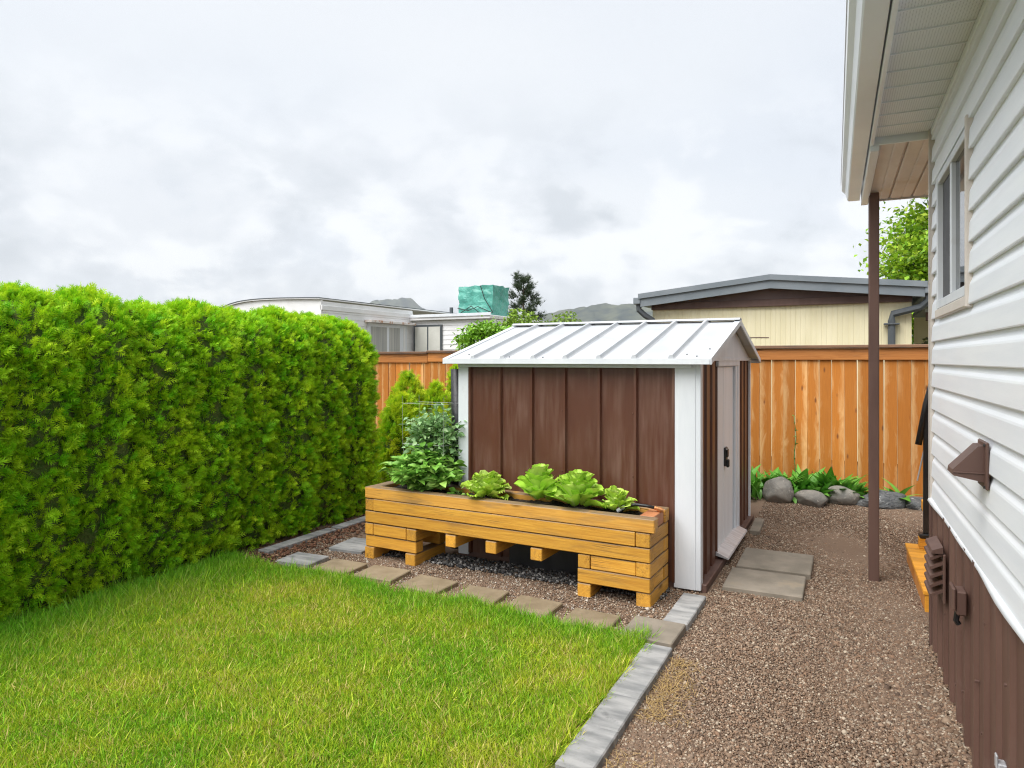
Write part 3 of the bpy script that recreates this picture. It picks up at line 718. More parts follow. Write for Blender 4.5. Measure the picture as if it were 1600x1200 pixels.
def lettuce_leaf(seed, L=.15, W=.14, ruff=.5, cup=.5):
    q = np.random.default_rng(seed); nu, nv = 9, 9; V = []
    ph = q.uniform(0, 6.28, 4)
    for i_ in range(nu):
        t_ = i_/(nu-1); hw = W*.5*(.22 + .78*math.sin(min(1., t_*1.05+.05)*math.pi*.62))*(1 if t_ < .75 else math.sqrt(max(.0, 1-((t_-.75)/.29)**2)))
        for j in range(nv):
            s_ = j/(nv-1)*2-1; e_ = s_*s_*.7 + t_**3*.6
            z = -cup*L*t_*t_*.55 + cup*W*.55*s_*s_*hw/(W*.5) + ruff*.028*e_*math.sin(9*s_+5*t_+ph[0]) + ruff*.02*e_*math.sin(17*t_+7*s_+ph[1]) + .005*math.sin(21*s_+ph[2])*math.sin(15*t_+ph[3])
            V.append((L*t_ + ruff*.008*math.sin(13*s_+ph[1])*t_, s_*hw, z))
    F = [(i_*nv+j, i_*nv+j+1, (i_+1)*nv+j+1, (i_+1)*nv+j) for i_ in range(nu-1) for j in range(nv-1)]
    V = np.array(V); tt = np.repeat(np.linspace(0, 1, nu), nv); ss = np.abs(np.tile(np.linspace(-1, 1, nv), nu))
    rib = np.clip(1-ss*4.5*(1-.3*tt), 0, 1)*np.clip(1.1-tt, 0, 1)
    return V, F, rib
def lettuce(label, loc, r, h, nl, ruff, pal, seed, hearted=False):
    q = np.random.default_rng(seed); t = thing('lettuce', label, 'lettuce', loc, 0, 'lettuces in the planter')
    ms = []
    for k in range(4):
        V, F, rib = lettuce_leaf(seed*10+k, 1., .92 if hearted else .85, ruff/.15, .55 if hearted else .3)
        c = np.array(pal[k % len(pal)])*(1-rib[:, None]*.6) + np.array((.55, .60, .30))*rib[:, None]*.6
        o = mesh_np('leaf', V, F, M['leaf'], t, c*q.uniform(.9, 1.1), smooth=True); ms.append(o.data)
        if k == 0: first = o
        else: bpy.data.objects.remove(o)
    for k in range(nl):
        o = first if k == 0 else bpy.data.objects.new('leaf', ms[k % 4])
        if k: COL.objects.link(o); o.parent = t
        f_ = k/(nl-1); az_ = k*2.39996 + q.uniform(-.25, .25)
        tilt = R((24 if hearted else 14) + 66*f_**.7 + q.uniform(-12, 12)); s_ = r*(.80 - .24*f_)*q.uniform(.8, 1.15)
        o.scale = (s_*(1.05 if hearted else .95), s_*1.05, s_)
        o.rotation_euler = (Matrix.Rotation(az_, 3, 'Z') @ Matrix.Rotation(-tilt, 3, 'Y') @ Matrix.Rotation(q.uniform(-.3, .3), 3, 'X')).to_euler()
        st_r = .10*r + .22*r*(1-f_)
        o.location = (math.cos(az_)*st_r, math.sin(az_)*st_r, h*.10 + h*.50*f_)
    return t
LP = [(.48, .70, .08), (.56, .75, .13), (.42, .64, .06), (.62, .78, .20)]
LP2 = [(.40, .66, .06), (.47, .70, .09), (.34, .59, .05), (.54, .74, .14)]
lettuce('frilly pale lettuce beside the big leafy plant, leftmost of four', (-2.60, 4.66, .56), .20, .20, 44, .42, LP, 3)
lettuce('tall smooth-leaved round lettuce, second from the left in the planter', (-2.15, 4.69, .565), .195, .30, 34, .14, LP2, 4, True)
lettuce('large crinkled lettuce, third from the left in the planter', (-1.83, 4.66, .56), .215, .26, 42, .26, LP2, 5, True)
lettuce('smallest frilly lettuce, at the right near the hose', (-1.54, 4.68, .56), .145, .18, 32, .40, LP, 6)

# ------------------------------------------------------------------ cedar hedge
def cedar_mesh(seed, h, r, ncl, top=.80, spray=.105, per=15):
    """fronds in clumps: each clump is a tuft of flat fan sprays leaving one twig"""
    q = np.random.default_rng(seed)
    z = h*q.uniform(.01, 1., ncl)**.92; az_ = q.uniform(0, 6.283, ncl); t_ = z/h
    tt = np.clip((t_-top)/(1-top), 0, 1)
    prof = np.where(t_ < top, .88 + .12*np.sin(np.clip(t_/top, 0, 1)*math.pi*.8), (.88+.12*math.sin(math.pi*.8))*np.sqrt(np.clip(1-tt**2.4, 0, 1)))
    lump = .075*vnoise(az_*r*3.5, z, 5.5, seed) + .075*vnoise(az_*r*4., z, 14., seed+1)
    rad = r*prof*(1+lump)*q.uniform(.80, 1.02, ncl)
    out = np.stack([np.cos(az_), np.sin(az_), np.zeros(ncl)], 1)
    base = out*np.maximum(rad-spray*.75, 0)[:, None]; base[:, 2] = z - spray*.25
    cd_ = nrm(out*(1-.6*tt)[:, None] + np.stack([q.normal(0, .28, ncl), q.normal(0, .28, ncl), q.uniform(.15, .8, ncl) + 1.1*tt], 1))
    n = ncl*per
    pos = np.repeat(base, per, 0) + q.normal(0, spray*.22, (n, 3))
    d = np.repeat(cd_, per, 0) + q.normal(0, .42, (n, 3))
    B = basis(d, q.normal(1.2, .9, n)); L = np.repeat(spray*q.uniform(.75, 1.25, ncl), per)*q.uniform(.55, 1.15, n)
    T = []; F = []
    for (s0, s1, ang) in ((0, 1., 0), (.12, .50, .8), (.12, .50, -.8), (.36, .46, .7), (.36, .46, -.7), (.60, .36, .6), (.60, .36, -.6)):
        k = len(T); ca, sa = math.cos(ang), math.sin(ang); wd = .115 if ang else .05
        for (u_, v_, zz) in ((0, 0, 0), (.55, wd, .02), (1, 0, -.05), (.55, -wd, .02)):
            T.append((s0 + s1*(u_*ca - v_*sa), s1*(u_*sa + v_*ca) if ang else v_, zz*s1 - .14*(s0+s1*u_)**2))
        F.append((k, k+1, k+2, k+3))
    V, FF = scatter(T, F, pos, B, L)
    tone = np.repeat(np.clip(.5 + .25*vnoise(az_*2., z*3., 3., seed+4) + q.normal(0, .22, ncl), 0, 1), per) + q.normal(0, .10, n)
    tone = np.clip(tone, 0, 1)[:, None]
    c = np.array([.17, .50, .010])*(1-tone) + np.array([.56, .76, .022])*tone
    br = q.random(n) < .006; c[br] = (.22, .14, .06)
    kk = len(T); cc = np.repeat(c, kk, 0)
    tipf = np.tile(np.array(T)[:, 0], n)[:, None]; cc = cc*(.80 + .40*tipf)      # fresh growth is paler toward each tip
    return V, FF, cc
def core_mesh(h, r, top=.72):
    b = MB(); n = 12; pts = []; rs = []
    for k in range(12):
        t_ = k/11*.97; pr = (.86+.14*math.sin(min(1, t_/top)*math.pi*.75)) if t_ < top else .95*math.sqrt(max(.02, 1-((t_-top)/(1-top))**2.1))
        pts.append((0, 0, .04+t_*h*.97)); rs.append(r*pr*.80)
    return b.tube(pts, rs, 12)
cvar = []
for k in range(3):
    V, F, c = cedar_mesh(100+k, 2.12, .47, 2500, spray=.068, per=11)
    cvar.append((V, F, c))
HL = ['leftmost cedar of the tall hedge, cut by the picture edge'] + [w_+' cedar from the left in the tall hedge' for w_ in ('second', 'third', 'fourth', 'fifth', 'sixth', 'seventh')] + [
      'third cedar from the right end of the tall hedge', 'next-to-last cedar at the right end of the tall hedge', 'rightmost cedar at the rounded end of the tall hedge, nearest the fence']
pm = {}
def cedar(label, loc, k, sx, sz, rz, group, name='cedar_shrub'):
    t = thing(name, label, 'cedar', loc, rz, group); t.scale = (sx, sx, sz)
    if k not in pm:
        f_ = mesh_np('foliage', cvar[k][0], cvar[k][1], M['cedar'], t, cvar[k][2]); i_ = core_mesh(2.12, .47, .80).build('inner_branches', M['inner'], t, smooth=True)
        tr = MB().tube([(0, 0, -.03), (.01, 0, .6), (0, .01, 1.5)], [.045, .035, .015], 8).build('trunk', M['bark'], t, smooth=True)
        pm[k] = (f_.data, i_.data, tr.data)
    else:
        for nm, me in zip(('foliage', 'inner_branches', 'trunk'), pm[k]):
            o = bpy.data.objects.new(nm, me); COL.objects.link(o); o.parent = t
    return t
hz = [1.02, .99, 1.0, 1.01, .975, 1.0, .98, .995, .985, .98]
for k in range(10):
    y = 1.70 + k*.44; cedar(HL[k], (-5.02 + random.uniform(-.03, .03) - (.04 if k == 9 else 0), y, 0), k % 3, random.choice((.97, 1.0, 1.04)), hz[k], R(97*k+20), 'tall cedars of the clipped hedge')
# young cedars by the fence
def small_cedar(label, loc, h, r, ns, seed, top=.25):
    V, F, c = cedar_mesh(seed, h, r, ns//13, top, .10, 13); t = thing('young_cedar', label, 'cedar', loc, 0, 'young cedars before the fence')
    mesh_np('foliage', V, F, M['cedar'], t, c*np.array((1.15, .95, 1.2))); core_mesh(h*.85, r*.8, top).build('inner_branches', M['inner'], t, smooth=True)
    MB().tube([(0, 0, -.03), (0, 0, h*.6)], [.03, .012], 6).build('trunk', M['bark'], t, smooth=True)
small_cedar('broad young cedar before the fence, beside the hedge end', (-6.05, 8.45, 0), 1.42, .42, 5200, 201)
small_cedar('middle young cedar before the fence, lower and half hidden', (-5.62, 8.55, 0), 1.28, .3, 3200, 202)
small_cedar('slim pointed young cedar before the fence, nearest the shed', (-5.15, 8.35, 0), 1.52, .27, 3600, 203, .1)
small_cedar('low bushy cedar growing at the foot of the hedge end', (-5.05, 6.95, 0), 1.18, .42, 5200, 204, .35)
st_ = MB().box(-.025, .025, -.012, .012, 0, 1.42, .003); tag(st_.build('metal_stake', M['wire'], loc=(-5.45, 8.75, 0)), 'thin grey metal stake standing between the young cedars', 'stake')

# ------------------------------------------------------------------ wooden fence
fence = thing('wooden_fence', 'tall orange-stained cedar board fence with a flat cap behind the shed', 'fence', (0, 9.16, 0))
FX0, FX1 = -8.6, 2.2
bw = .1385; nb = int((FX1-FX0)/bw)
def ftop(x): return 1.705 + .0062*(x+6)
bme = MB().box(-.0678, .0678, -.009, .009, 0, 1.66, .004).build('board', M['fence'], fence)
bmesh0 = bme.data
for k in range(nb):
    o = bme if k == 0 else bpy.data.objects.new('board', bmesh0)
    if k: COL.objects.link(o); o.parent = fence
    x = FX0 + (k+.5)*bw
    o.location = (x, random.uniform(-.003, .003), .06); o.rotation_euler = (0, R(random.uniform(-.25, .25)), 0)
M['fence_rail'] = timber('stained_cedar_rail', (.36, .13, .028), (.52, .21, .055), 0, (.20, .09, .04), .6)
M['fence_cap'] = timber('weathered_cedar_cap', (.13, .075, .045), (.24, .13, .075), 0, (.09, .06, .045), .5)
seg = 2.45; x = FX0
while x < FX1-.05:
    xe = min(x+seg, FX1); z0 = ftop((x+xe)/2)
    b = MB().box(-(xe-x)/2+.002, (xe-x)/2-.002, -.038, -.011, -.095, .045, .004); b.build('top_rail', M['fence_rail'], fence, loc=((x+xe)/2, 0, z0))
    b = MB().box(-(xe-x)/2+.001, (xe-x)/2-.001, -.075, .075, .047, .085, .006); b.build('cap', M['fence_cap'], fence, loc=((x+xe)/2, 0, z0))
    MB().box(-.045, .045, .012, .10, -.2, 1.70, .004).build('post', M['fence_rail'], fence, loc=(x+.05, 0, 0))
    b = MB().box(-.07, .07, -.052, -.0385, -.32, .04, .003)
    x = xe
# board strip seen on the left stretch
MB().box(-.055, .055, -.030, -.012, .05, 1.66, .003).build('batten', M['fence'], fence, loc=(-5.57, 0, 0))

# ------------------------------------------------------------------ rocks and perennials before the fence
def rock(name, label, loc, sx, sy, sz, seed, m, rough=.16, cuts=9):
    import bmesh
    q = np.random.default_rng(seed); bm = bmesh.new(); bmesh.ops.create_icosphere(bm, subdivisions=4, radius=1)
    P = np.array([v.co[:] for v in bm.verts]); F = np.array([[v.index for v in f_.verts] for f_ in bm.faces]); bm.free()
    for k in range(cuts):                       # planar facets, then soft lumps
        nn = nrm(q.normal(0, 1, (1, 3)))[0]; dd = q.uniform(.72, .92); h_ = P@nn; P = P - np.clip(h_-dd, 0, None)[:, None]*nn*.92
    for s_, a in ((1.5, .10), (3.5, .045), (8, .016)):
        P = P*(1+a*rough/.16*(np.sin(P@q.normal(0, s_, 3)+q.uniform(0, 6)) + np.sin(P@q.normal(0, s_, 3)*1.3+q.uniform(0, 6)))[:, None]*.5)
    P = P*np.array((sx, sy, sz))*.5; P[:, 2] += sz*.40
    o = mesh_np(name, P, F, m, smooth=True, loc=loc, rz=q.uniform(-.4, .4)); return tag(o, label, 'rock', 'boulders edging the bed before the fence')
rock('boulder', 'large upright brown-grey boulder under the leafy clump, left of three', (-.80, 8.28, 0), .34, .30, .34, 2, M['rock'])
rock('boulder', 'low flat oval grey boulder in the middle of the bed edge', (-.47, 8.26, 0), .40, .28, .23, 5, M['rock'], .1, 6)
rock('boulder', 'slanted grey-brown boulder just left of the porch post', (-.17, 8.42, 0), .36, .28, .28, 8, M['rock'])
rock('boulder', 'jagged dark veined boulder just right of the porch post', (.23, 8.44, 0), .50, .30, .29, 11, M['slate'], .28, 14)
rock('boulder', 'small dark boulder beside the steps, rightmost in the bed', (.56, 8.48, 0), .30, .26, .20, 14, M['slate'], .2)
rock('boulder', 'small dark stone at the shed corner, leftmost in the bed', (-1.30, 8.55, 0), .24, .22, .22, 17, M['slate'])
rock('boulder', 'low reddish brown stone beside the shed-corner stone', (-1.12, 8.48, 0), .26, .2, .12, 19, M['rock'])
# broad leaves
def lance(n=6, wmax=.28, droop=.35, fold=.22):
    T = []; F = []
    for i_ in range(n+1):
        t_ = i_/n; wd = wmax*.5*math.sin(math.pi*min(1, .06+.94*t_)**.85) if i_ < n else .004
        z = -droop*t_**2.2
        T += [(t_, -wd, z+fold*wd), (t_, 0, z), (t_, wd, z+fold*wd)]
    for i_ in range(n): a = i_*3; F += [(a, a+1, a+4, a+3), (a+1, a+2, a+5, a+4)]
    return np.array(T), F
lme = []
for k, (wm, dr) in enumerate(((.27, .25), (.31, .42), (.24, .55))):
    T, F = lance(6, wm, dr); c = np.array([(.075, .24, .022), (.10, .29, .032), (.14, .34, .05)][k])
    rb = (np.arange(len(T)) % 3 == 1)[:, None]; cc = c*(1+.35*rb)
    o = mesh_np('leaf', T, F, M['leaf'], None, cc, smooth=True); lme.append(o.data); bpy.data.objects.remove(o)
def clump(label, loc, nl, ln, seed, spread=.06, name='leafy_perennial'):
    q = np.random.default_rng(seed); t = thing(name, label, 'plant', loc, 0, 'leafy perennials before the fence')
    for k in range(nl):
        o = bpy.data.objects.new('leaf', lme[q.integers(0, 3)]); COL.objects.link(o); o.parent = t
        a = q.uniform(0, 6.28); el = R(q.uniform(25, 80)); s_ = ln*q.uniform(.7, 1.15); o.scale = (s_, s_*q.uniform(.85, 1.15), s_)
        o.rotation_euler = (Matrix.Rotation(a, 3, 'Z') @ Matrix.Rotation(-el, 3, 'Y') @ Matrix.Rotation(q.uniform(-.5, .5), 3, 'X')).to_euler()
        o.location = (q.normal(0, spread), q.normal(0, spread), .0)
pl_ = ['leafy green perennial at the shed corner, leftmost of the clump', 'leafy green perennial second from the shed corner', 'leafy green perennial behind the large upright boulder', 'tall leafy green perennial in the centre of the clump',
       'leafy green perennial behind the low flat boulder', 'leafy green perennial between the flat and the slanted boulder', 'leafy green perennial at the right end of the clump by the post']
for k, (lb, x) in enumerate(zip(pl_, (-1.20, -1.02, -.82, -.62, -.42, -.22, -.05))):
    clump(lb, (x, 8.60 + .08*(k % 2), .06), 58, .36 if k in (0, 3, 5) else .31, 300+k, .085)
clump('low leafy green plant spilling over the front of the boulders', (-1.08, 8.36, .05), 22, .28, 320)
clump('low leafy green plant between the upright and the flat boulder', (-.62, 8.40, .05), 18, .24, 322)
clump('sparse young plant with a few long leaves beside the veined boulder', (.40, 8.62, .08), 7, .34, 330, .02)
# climbing stem on the fence
q = np.random.default_rng(77); t = thing('climbing_vine', 'single thin climbing stem with tiny leaves against the fence boards', 'vine', (-.70, 9.10, .1))
pts = [(.01*math.sin(k*1.1), -.01, k*.085) for k in range(11)]
MB().tube(pts, [.006]*8+[.004]*3, 6).build('stem', M['stem'], t, smooth=True)
P = np.array([pts[min(10, 1+k//2)] for k in range(20)]) + q.normal(0, .006, (20, 3)); a = q.uniform(0, 6.28, 20)
V, F = scatter(LT, LF, P, basis(np.stack([np.cos(a), np.sin(a)*.6-.3, q.uniform(0, .8, 20)], 1)), q.uniform(.02, .045, 20))
mesh_np('foliage', V, F, M['leaf'], t, np.tile((.14, .24, .05), (len(V), 1)), smooth=True)

# ------------------------------------------------------------------ the white mobile home on the right
HA = R(1.6)
home = thing('mobile_home', 'white lap-sided mobile home with brown skirting on the right', 'house', (0, 0, 0), HA)
WX, Y0, Y1 = .51, -1.2, 4.5
def hp(b, name, m, parent=home, **k): return b.build(name, m, parent, **k)
CP, CZ = .1255, .8715
def course_prof(z, hcut=CP): return [(WX-.004, z+.001), (WX-.021, z+.0), (WX-.0225, z+.004), (WX-.0185, z+.078), (WX-.0165, z+.086), (WX-.010, z+.100), (WX-.006, z+.114), (WX-.005, z+hcut+.006), (WX+.004, z+hcut+.006), (WX+.004, z+.001)]
WY0, WY1, WZ0, WZ1 = 3.32, 4.225, 1.915, 2.61
for k in range(17):
    z = CZ+k*CP; top = z+CP
    if top > WZ0+.0 and z < WZ1-.02:
        hp(MB().prism(course_prof(z), Y0, WY0-.005, 'y'), 'siding_board', M['siding']); hp(MB().prism(course_prof(z), WY1+.005, Y1-.035, 'y'), 'siding_board', M['siding'])
    else: hp(MB().prism(course_prof(z), Y0, Y1-.035, 'y'), 'siding_board', M['siding'])
hp(MB().box(WX+.006, WX+.10, Y0, Y1, .0, 2.97), 'wall_core', M['white_metal'])
hp(MB().box(WX+.10, WX+4, Y1-.10, Y1-.002, .0, 3.0), 'end_wall', M['siding'])
hp(MB().prism([(WX-.028, Y1-.03), (WX-.032, Y1-.034), (WX-.032, Y1+.01), (WX+.09, Y1+.01), (WX+.09, Y1), (WX+.005, Y1), (WX+.005, Y1-.03)], .87, 2.965, 'z'), 'corner_trim', M['tan_trim'])
# slightly wavy starter strip under the siding
b = MB(); N = 44; vs = []
for j in range(N+1):
    y = Y0+(Y1-.0-Y0)*j/N; wv = .006*math.sin(y*3.1)+.004*math.sin(y*7.3+1)
    for p in ((WX-.004, .88), (WX-.026-wv*.5, .874), (WX-.030-wv, .855), (WX-.018, .842), (WX+.006, .845)): vs.append((p[0], y, p[1]))
b.add(vs, [(j*5+k, j*5+k+1, (j+1)*5+k+1, (j+1)*5+k) for j in range(N) for k in range(4)]); hp(b, 'starter_strip', M['siding'], smooth=True)
# skirting: ribbed brown panels, .4 m wide each
def skirt(y0, y1, nr=2):
    pr = []; wd = (y1-y0)/nr
    for k in range(nr):
        a = y0+k*wd; pr += [(WX-.010, a), (WX-.010, a+wd*.40), (WX-.026, a+wd*.44), (WX-.026, a+wd*.60), (WX-.012, a+wd*.64), (WX-.012, a+wd*.80), (WX+.012, a+wd*.85), (WX+.012, a+wd*.97)]
    pr.append((WX-.010, y1)); return MB().prism(pr, -.04, .868, 'z', closed=False)
y = Y1-.04; k = 0
while y > Y0+.1:
    hp(skirt(y-.4, y), 'skirting_panel', M['brown_metal']); y -= .4
hp(MB().box(WX-.030, WX+.04, Y1-.045, Y1+.012, -.03, .869, .004), 'skirting_corner', M['brown_trim'])
hp(MB().box(WX+.04, WX+4, Y1-.012, Y1+.004, -.03, .868), 'skirting_end', M['brown_metal'])
for (yy, zz) in ((3.95, .40), (3.12, .42), (3.0, .28), (2.95, .70), (3.42, .25), (2.62, .62), (3.6, .2), (2.8, .15)):
    hp(MB().tube([(WX-.012, yy, zz), (WX-.027, yy, zz)], .006, 6), 'screw', M['brown_trim'])
hp(MB().box(WX-.034, WX-.010, 2.66, 2.70, .30, .345, .003).box(WX-.04, WX-.033, 2.665, 2.69, .325, .37, .003), 'latch', M['aluminium'])
# dryer hood: a wedge with a sloping roof and a wall flange
b = MB(); y0, y1 = 2.90, 3.01; dzh = .03
pr = [(WX-.02, 1.345), (WX-.05, 1.342), (WX-.128, 1.255), (WX-.130, 1.238), (WX-.123, 1.233), (WX-.02, 1.212)]
b.prism(pr, y0, y1, 'y'); hood = hp(b, 'vent_hood', M['brown_trim'])
MB().box(WX-.032, WX-.0205, y0-.022, y1+.022, 1.19, 1.358, .004).build('flange', M['brown_trim'], hood)
MB().box(WX-.128, WX-.022, y0-.004, y0-.0005, 1.244, 1.249, .001).build('seam', M['brown_trim'], hood)
for zz in (1.20, 1.348): MB().tube([(WX-.033, y0-.012, zz), (WX-.038, y0-.012, zz)], .005, 8).build('screw', M['black'], hood)
# foundation louvre
lv = hp(MB().box(WX-.034, WX-.0225, 3.90, 4.16, .46, .70, .003), 'louvre_vent', M['brown_trim'])
for k in range(5):
    z = .485+k*.045; MB().prism([(WX-.034, z+.04), (WX-.088, z+.012), (WX-.09, z+.0), (WX-.082, z), (WX-.034, z+.026)], 3.915, 4.145, 'y').build('slat', M['brown_trim'], lv)
MB().prism([(WX-.034, .735), (WX-.080, .715), (WX-.085, .70), (WX-.034, .703)], 3.905, 4.155, 'y').build('slat', M['brown_trim'], lv)
# outlet cover
ob = hp(MB().box(WX-.060, WX-.0225, 3.31, 3.40, .60, .70, .006), 'outlet_box', M['brown_trim'])
MB().box(WX-.075, WX-.0605, 3.305, 3.405, .62, .712, .005).build('flap', M['brown_trim'], ob)
MB().tube([(WX-.05, 3.36, .60), (WX-.055, 3.36, .565), (WX-.045, 3.36, .55)], .011, 6).build('cord_grip', M['black'], ob)
# window
win = thing('window', None, None); win.parent = home
b = MB(); f0, f1 = WX-.026, WX+.01
b.box(f0, f1, WY0, WY0+.035, WZ0, WZ1, .003).box(f0, f1, WY1-.035, WY1, WZ0, WZ1, .003).box(f0+.001, f1, WY0+.0355, WY1-.0355, WZ0, WZ0+.045, .003).box(f0+.001, f1, WY0+.0355, WY1-.0355, WZ1-.04, WZ1, .003)
hp(b, 'frame', M['white_metal'], win)
ym = 3.77
b = MB().box(f0+.004, f1-.005, ym-.025, ym+.02, WZ0+.0455, WZ1-.0405, .003); hp(b, 'meeting_rail', M['white_metal'], win)
hp(MB().box(WX-.004, WX+.004, WY0+.036, ym-.026, WZ0+.046, WZ1-.041), 'pane', M['glass'], win)
hp(MB().box(WX+.000, WX+.006, ym+.021, WY1-.036, WZ0+.046, WZ1-.041), 'screen', M['dark_screen'], win)
hp(MB().box(f0-.006, WX-.002, WY0-.030, WY0-.001, WZ0-.052, WZ1+.035, .004).box(f0-.005, WX-.002, WY0-.0005, WY1+.02, WZ0-.048, WZ0-.003, .004), 'casing', M['tan_trim'], win)
# soffit, fascia, gutter
SZ = 2.945
y = Y1; 
while y > Y0:
    hp(MB().box(.205, WX-.003, y-.196, y, SZ, SZ+.012, .002), 'soffit_panel', M['soffit'])
    hp(MB().box(.205, WX-.003, y-.2, y-.196, SZ-.006, SZ+.012), 'soffit_joint', M['gutter']); y -= .2
hp(MB().box(WX-.026, WX-.0, Y0, Y1-.035, SZ-.034, SZ-.001, .003), 'soffit_channel', M['gutter'])
hp(MB().box(.183, .2045, Y0, Y1+.02, SZ-.045, SZ+.15, .003), 'fascia', M['gutter'])
hp(MB().prism([(.176, SZ-.03), (.095, SZ-.03), (.088, SZ-.022), (.072, SZ+.03), (.048, SZ+.055), (.044, SZ+.10), (.062, SZ+.102), (.062, SZ+.09), (.10, SZ-.015), (.176, SZ-.018)], Y0, 6.08, 'y'), 'gutter', M['gutter'])
hp(MB().box(.10, .176, 6.0805, 6.088, SZ-.03, SZ+.09), 'gutter_end', M['gutter'])
hp(MB().prism([(.04, SZ+.115), (3.2, SZ+.5), (3.2, SZ+.54), (.04, SZ+.15)], Y0, 6.10, 'y'), 'roof', M['white_metal'])
# porch canopy beyond the corner: ribbed tan pans
PZ = 2.905
hp(MB().box(.2055, 2.6, Y1+.021, Y1+.035, PZ+.0, SZ+.012, .002), 'canopy_fascia', M['gutter'])
for k in range(14):
    a = .235+k*.152
    pr = [(a, PZ+.03), (a, PZ+.004), (a+.012, PZ), (a+.07, PZ), (a+.078, PZ+.006), (a+.086, PZ), (a+.135, PZ), (a+.142, PZ+.012), (a+.1518, PZ+.016), (a+.1518, PZ+.03)]
    hp(MB().prism(pr, Y1+.036, 6.06, 'y'), 'canopy_panel', M['canopy_tan'])
hp(MB().box(.184, .234, Y1+.021, 6.07, PZ-.035, PZ+.09, .004), 'canopy_edge', M['gutter'])
hp(MB().box(.20, 2.4, 6.071, 6.083, PZ-.012, PZ+.08, .003), 'canopy_end', M['canopy_tan'])
# porch post
post = thing('porch_post', 'slim square brown post holding up the porch canopy', 'post', (.105, 5.77, 0), HA)
post.location = Matrix.Rotation(HA, 3, 'Z') @ Vector((.262, 5.77, 0))
MB().box(-.034, .034, -.034, .034, -.05, 2.893, .005).build('shaft', M['brown_trim'], post)
MB().box(-.0365, -.0345, -.006, .006, .0, 2.86, .001).build('seam', M['brown_metal'], post)
# entry steps and rail at the far end of the home
steps = thing('entry_steps', 'orange-stained wooden entry steps beyond the corner of the white home', 'steps', Matrix.Rotation(HA, 3, 'Z') @ Vector((.51, 5.17, 0)), HA)
nbd = 9
for k in range(nbd): 
    wd = 1.29/nbd; MB().box(-.5, .5, -wd/2+.002, wd/2-.002, 0, .03, .004).build('tread_board', M['step_wood'], steps, loc=(.51, wd*(k+.5), .115))
MB().box(.02, 1.0, .01, .04, -.03, .1145, .003).build('riser', M['step_wood'], steps)
MB().box(.02, .05, .041, 1.28, -.03, .1145, .003).build('riser', M['fence'], steps)
MB().box(-.06, .5, 0, .10, 0, .085, .005).build('curb_block', M['step_wood'], steps, loc=(.155, 1.12, .146))
MB().box(0, 1.0, .0, .95, 0, .09, .005).build('upper_tread', M['step_wood'], steps, loc=(.22, 1.32, .25))
MB().box(.02, 1.0, .02, .90, -.05, .2495, .005).build('riser', M['step_wood'], steps, loc=(.22, 1.33, 0))
rail = thing('stair_railing', 'black metal stair railing with sloping handrail beside the steps', 'railing', Matrix.Rotation(HA, 3, 'Z') @ Vector((.655, 6.33, .231)), HA)
MB().box(-.05, .05, -.05, .05, 0, .035, .008).build('foot_plate', M['black'], rail)
MB().box(-.02, .02, -.02, .02, .036, 1.02, .003).build('post', M['black'], rail)
MB().tube([(-.055, -.02, .74), (.0, 0, 1.06), (.12, .02, 1.55)], .024, 8).build('handrail', M['black'], rail, smooth=True)
MB().box(.08, .10, -.01, .01, .02, 1.04, .002).build('baluster', M['black'], rail)
MB().tube([(-.06, 0, .45), (-.01, 0, .72)], .006, 6).build('brace', M['wire'], rail)

# ------------------------------------------------------------------ neighbouring homes
# cream gable-ended home behind the fence, right
ny = thing('cream_home', 'cream ribbed-metal mobile home with slate grey gable roof behind the fence', 'house', (-1.32, 12.4, 0))
ax0, ax1 = -2.07, 2.06
pr = []; nrib = 52; wd = (ax1-ax0)/nrib
for k in range(nrib):
    a = ax0+k*wd; pr += [(a, 0), (a+wd*.7, 0), (a+wd*.76, .0035), (a+wd*.94, .0035)]
pr.append((ax1, 0)); MB().prism(pr, 0, 2.575, 'z', closed=False).build('wall', M['cream'], ny)
MB().box(ax0, ax1, .02, 9, 0, 2.60).build('wall', M['cream'], ny)
MB().prism([(ax0-.005, 2.56), (ax1+.005, 2.56), (ax1+.005, 2.70), (0, 2.93), (ax0-.005, 2.70)], -.035, .015, 'y').build('gable_panel', M['brown_band'], ny)
MB().box(ax0-.006, ax1+.006, -.07, -.036, 2.56, 2.68, .004).build('brown_band', M['brown_trim'], ny)
for sg in (-1, 1):
    e_ = sg*2.22
    MB().prism([(0, 2.845), (0, 3.00), (e_, 2.765), (e_, 2.61)], -.28, -.24, 'y').build('fascia', M['grey_fascia'], ny)
    MB().prism([(0, 2.985), (0, 3.075), (e_*1.015, 2.845), (e_*1.015, 2.755)], -.315, -.281, 'y').build('roof_edge', M['dark_fascia'] if 'dark_fascia' in M else M['grey_fascia'], ny)
    MB().prism([(0, 3.02), (0, 3.07), (e_*1.015, 2.84), (e_*1.015, 2.79)], -.28, 9.2, 'y').build('roof', M['grey_fascia'], ny)
    MB().box(min(e_, e_+sg*.13), max(e_, e_+sg*.13), -.30, 9.0, 2.66, 2.78, .01).build('gutter', M['grey_fascia'], ny)
    xs = e_+sg*.05; xi = sg*2.02 if sg < 0 else 1.78
    MB().tube([(xs, -.2, 2.66), (xs, -.2, 2.56), (xs-sg*.10, -.16, 2.46), (xi+sg*.02, -.10, 2.37), (xi, -.10, 2.26), (xi, -.10, .2)], .055, 8).build('downspout', M['dark_downspout'], ny, smooth=False)
    if sg > 0: MB().box(xi-.11, xi+.11, -.17, -.02, 2.20, 2.225, .004).build('strap', M['dark_downspout'], ny)
MB().tube([(-.9, -.004, 2.03), (-.6, -.004, 2.022), (-.3, -.004, 2.035), (-.05, -.004, 2.03)], .006, 5).build('scratch', M['brown_band'], ny)
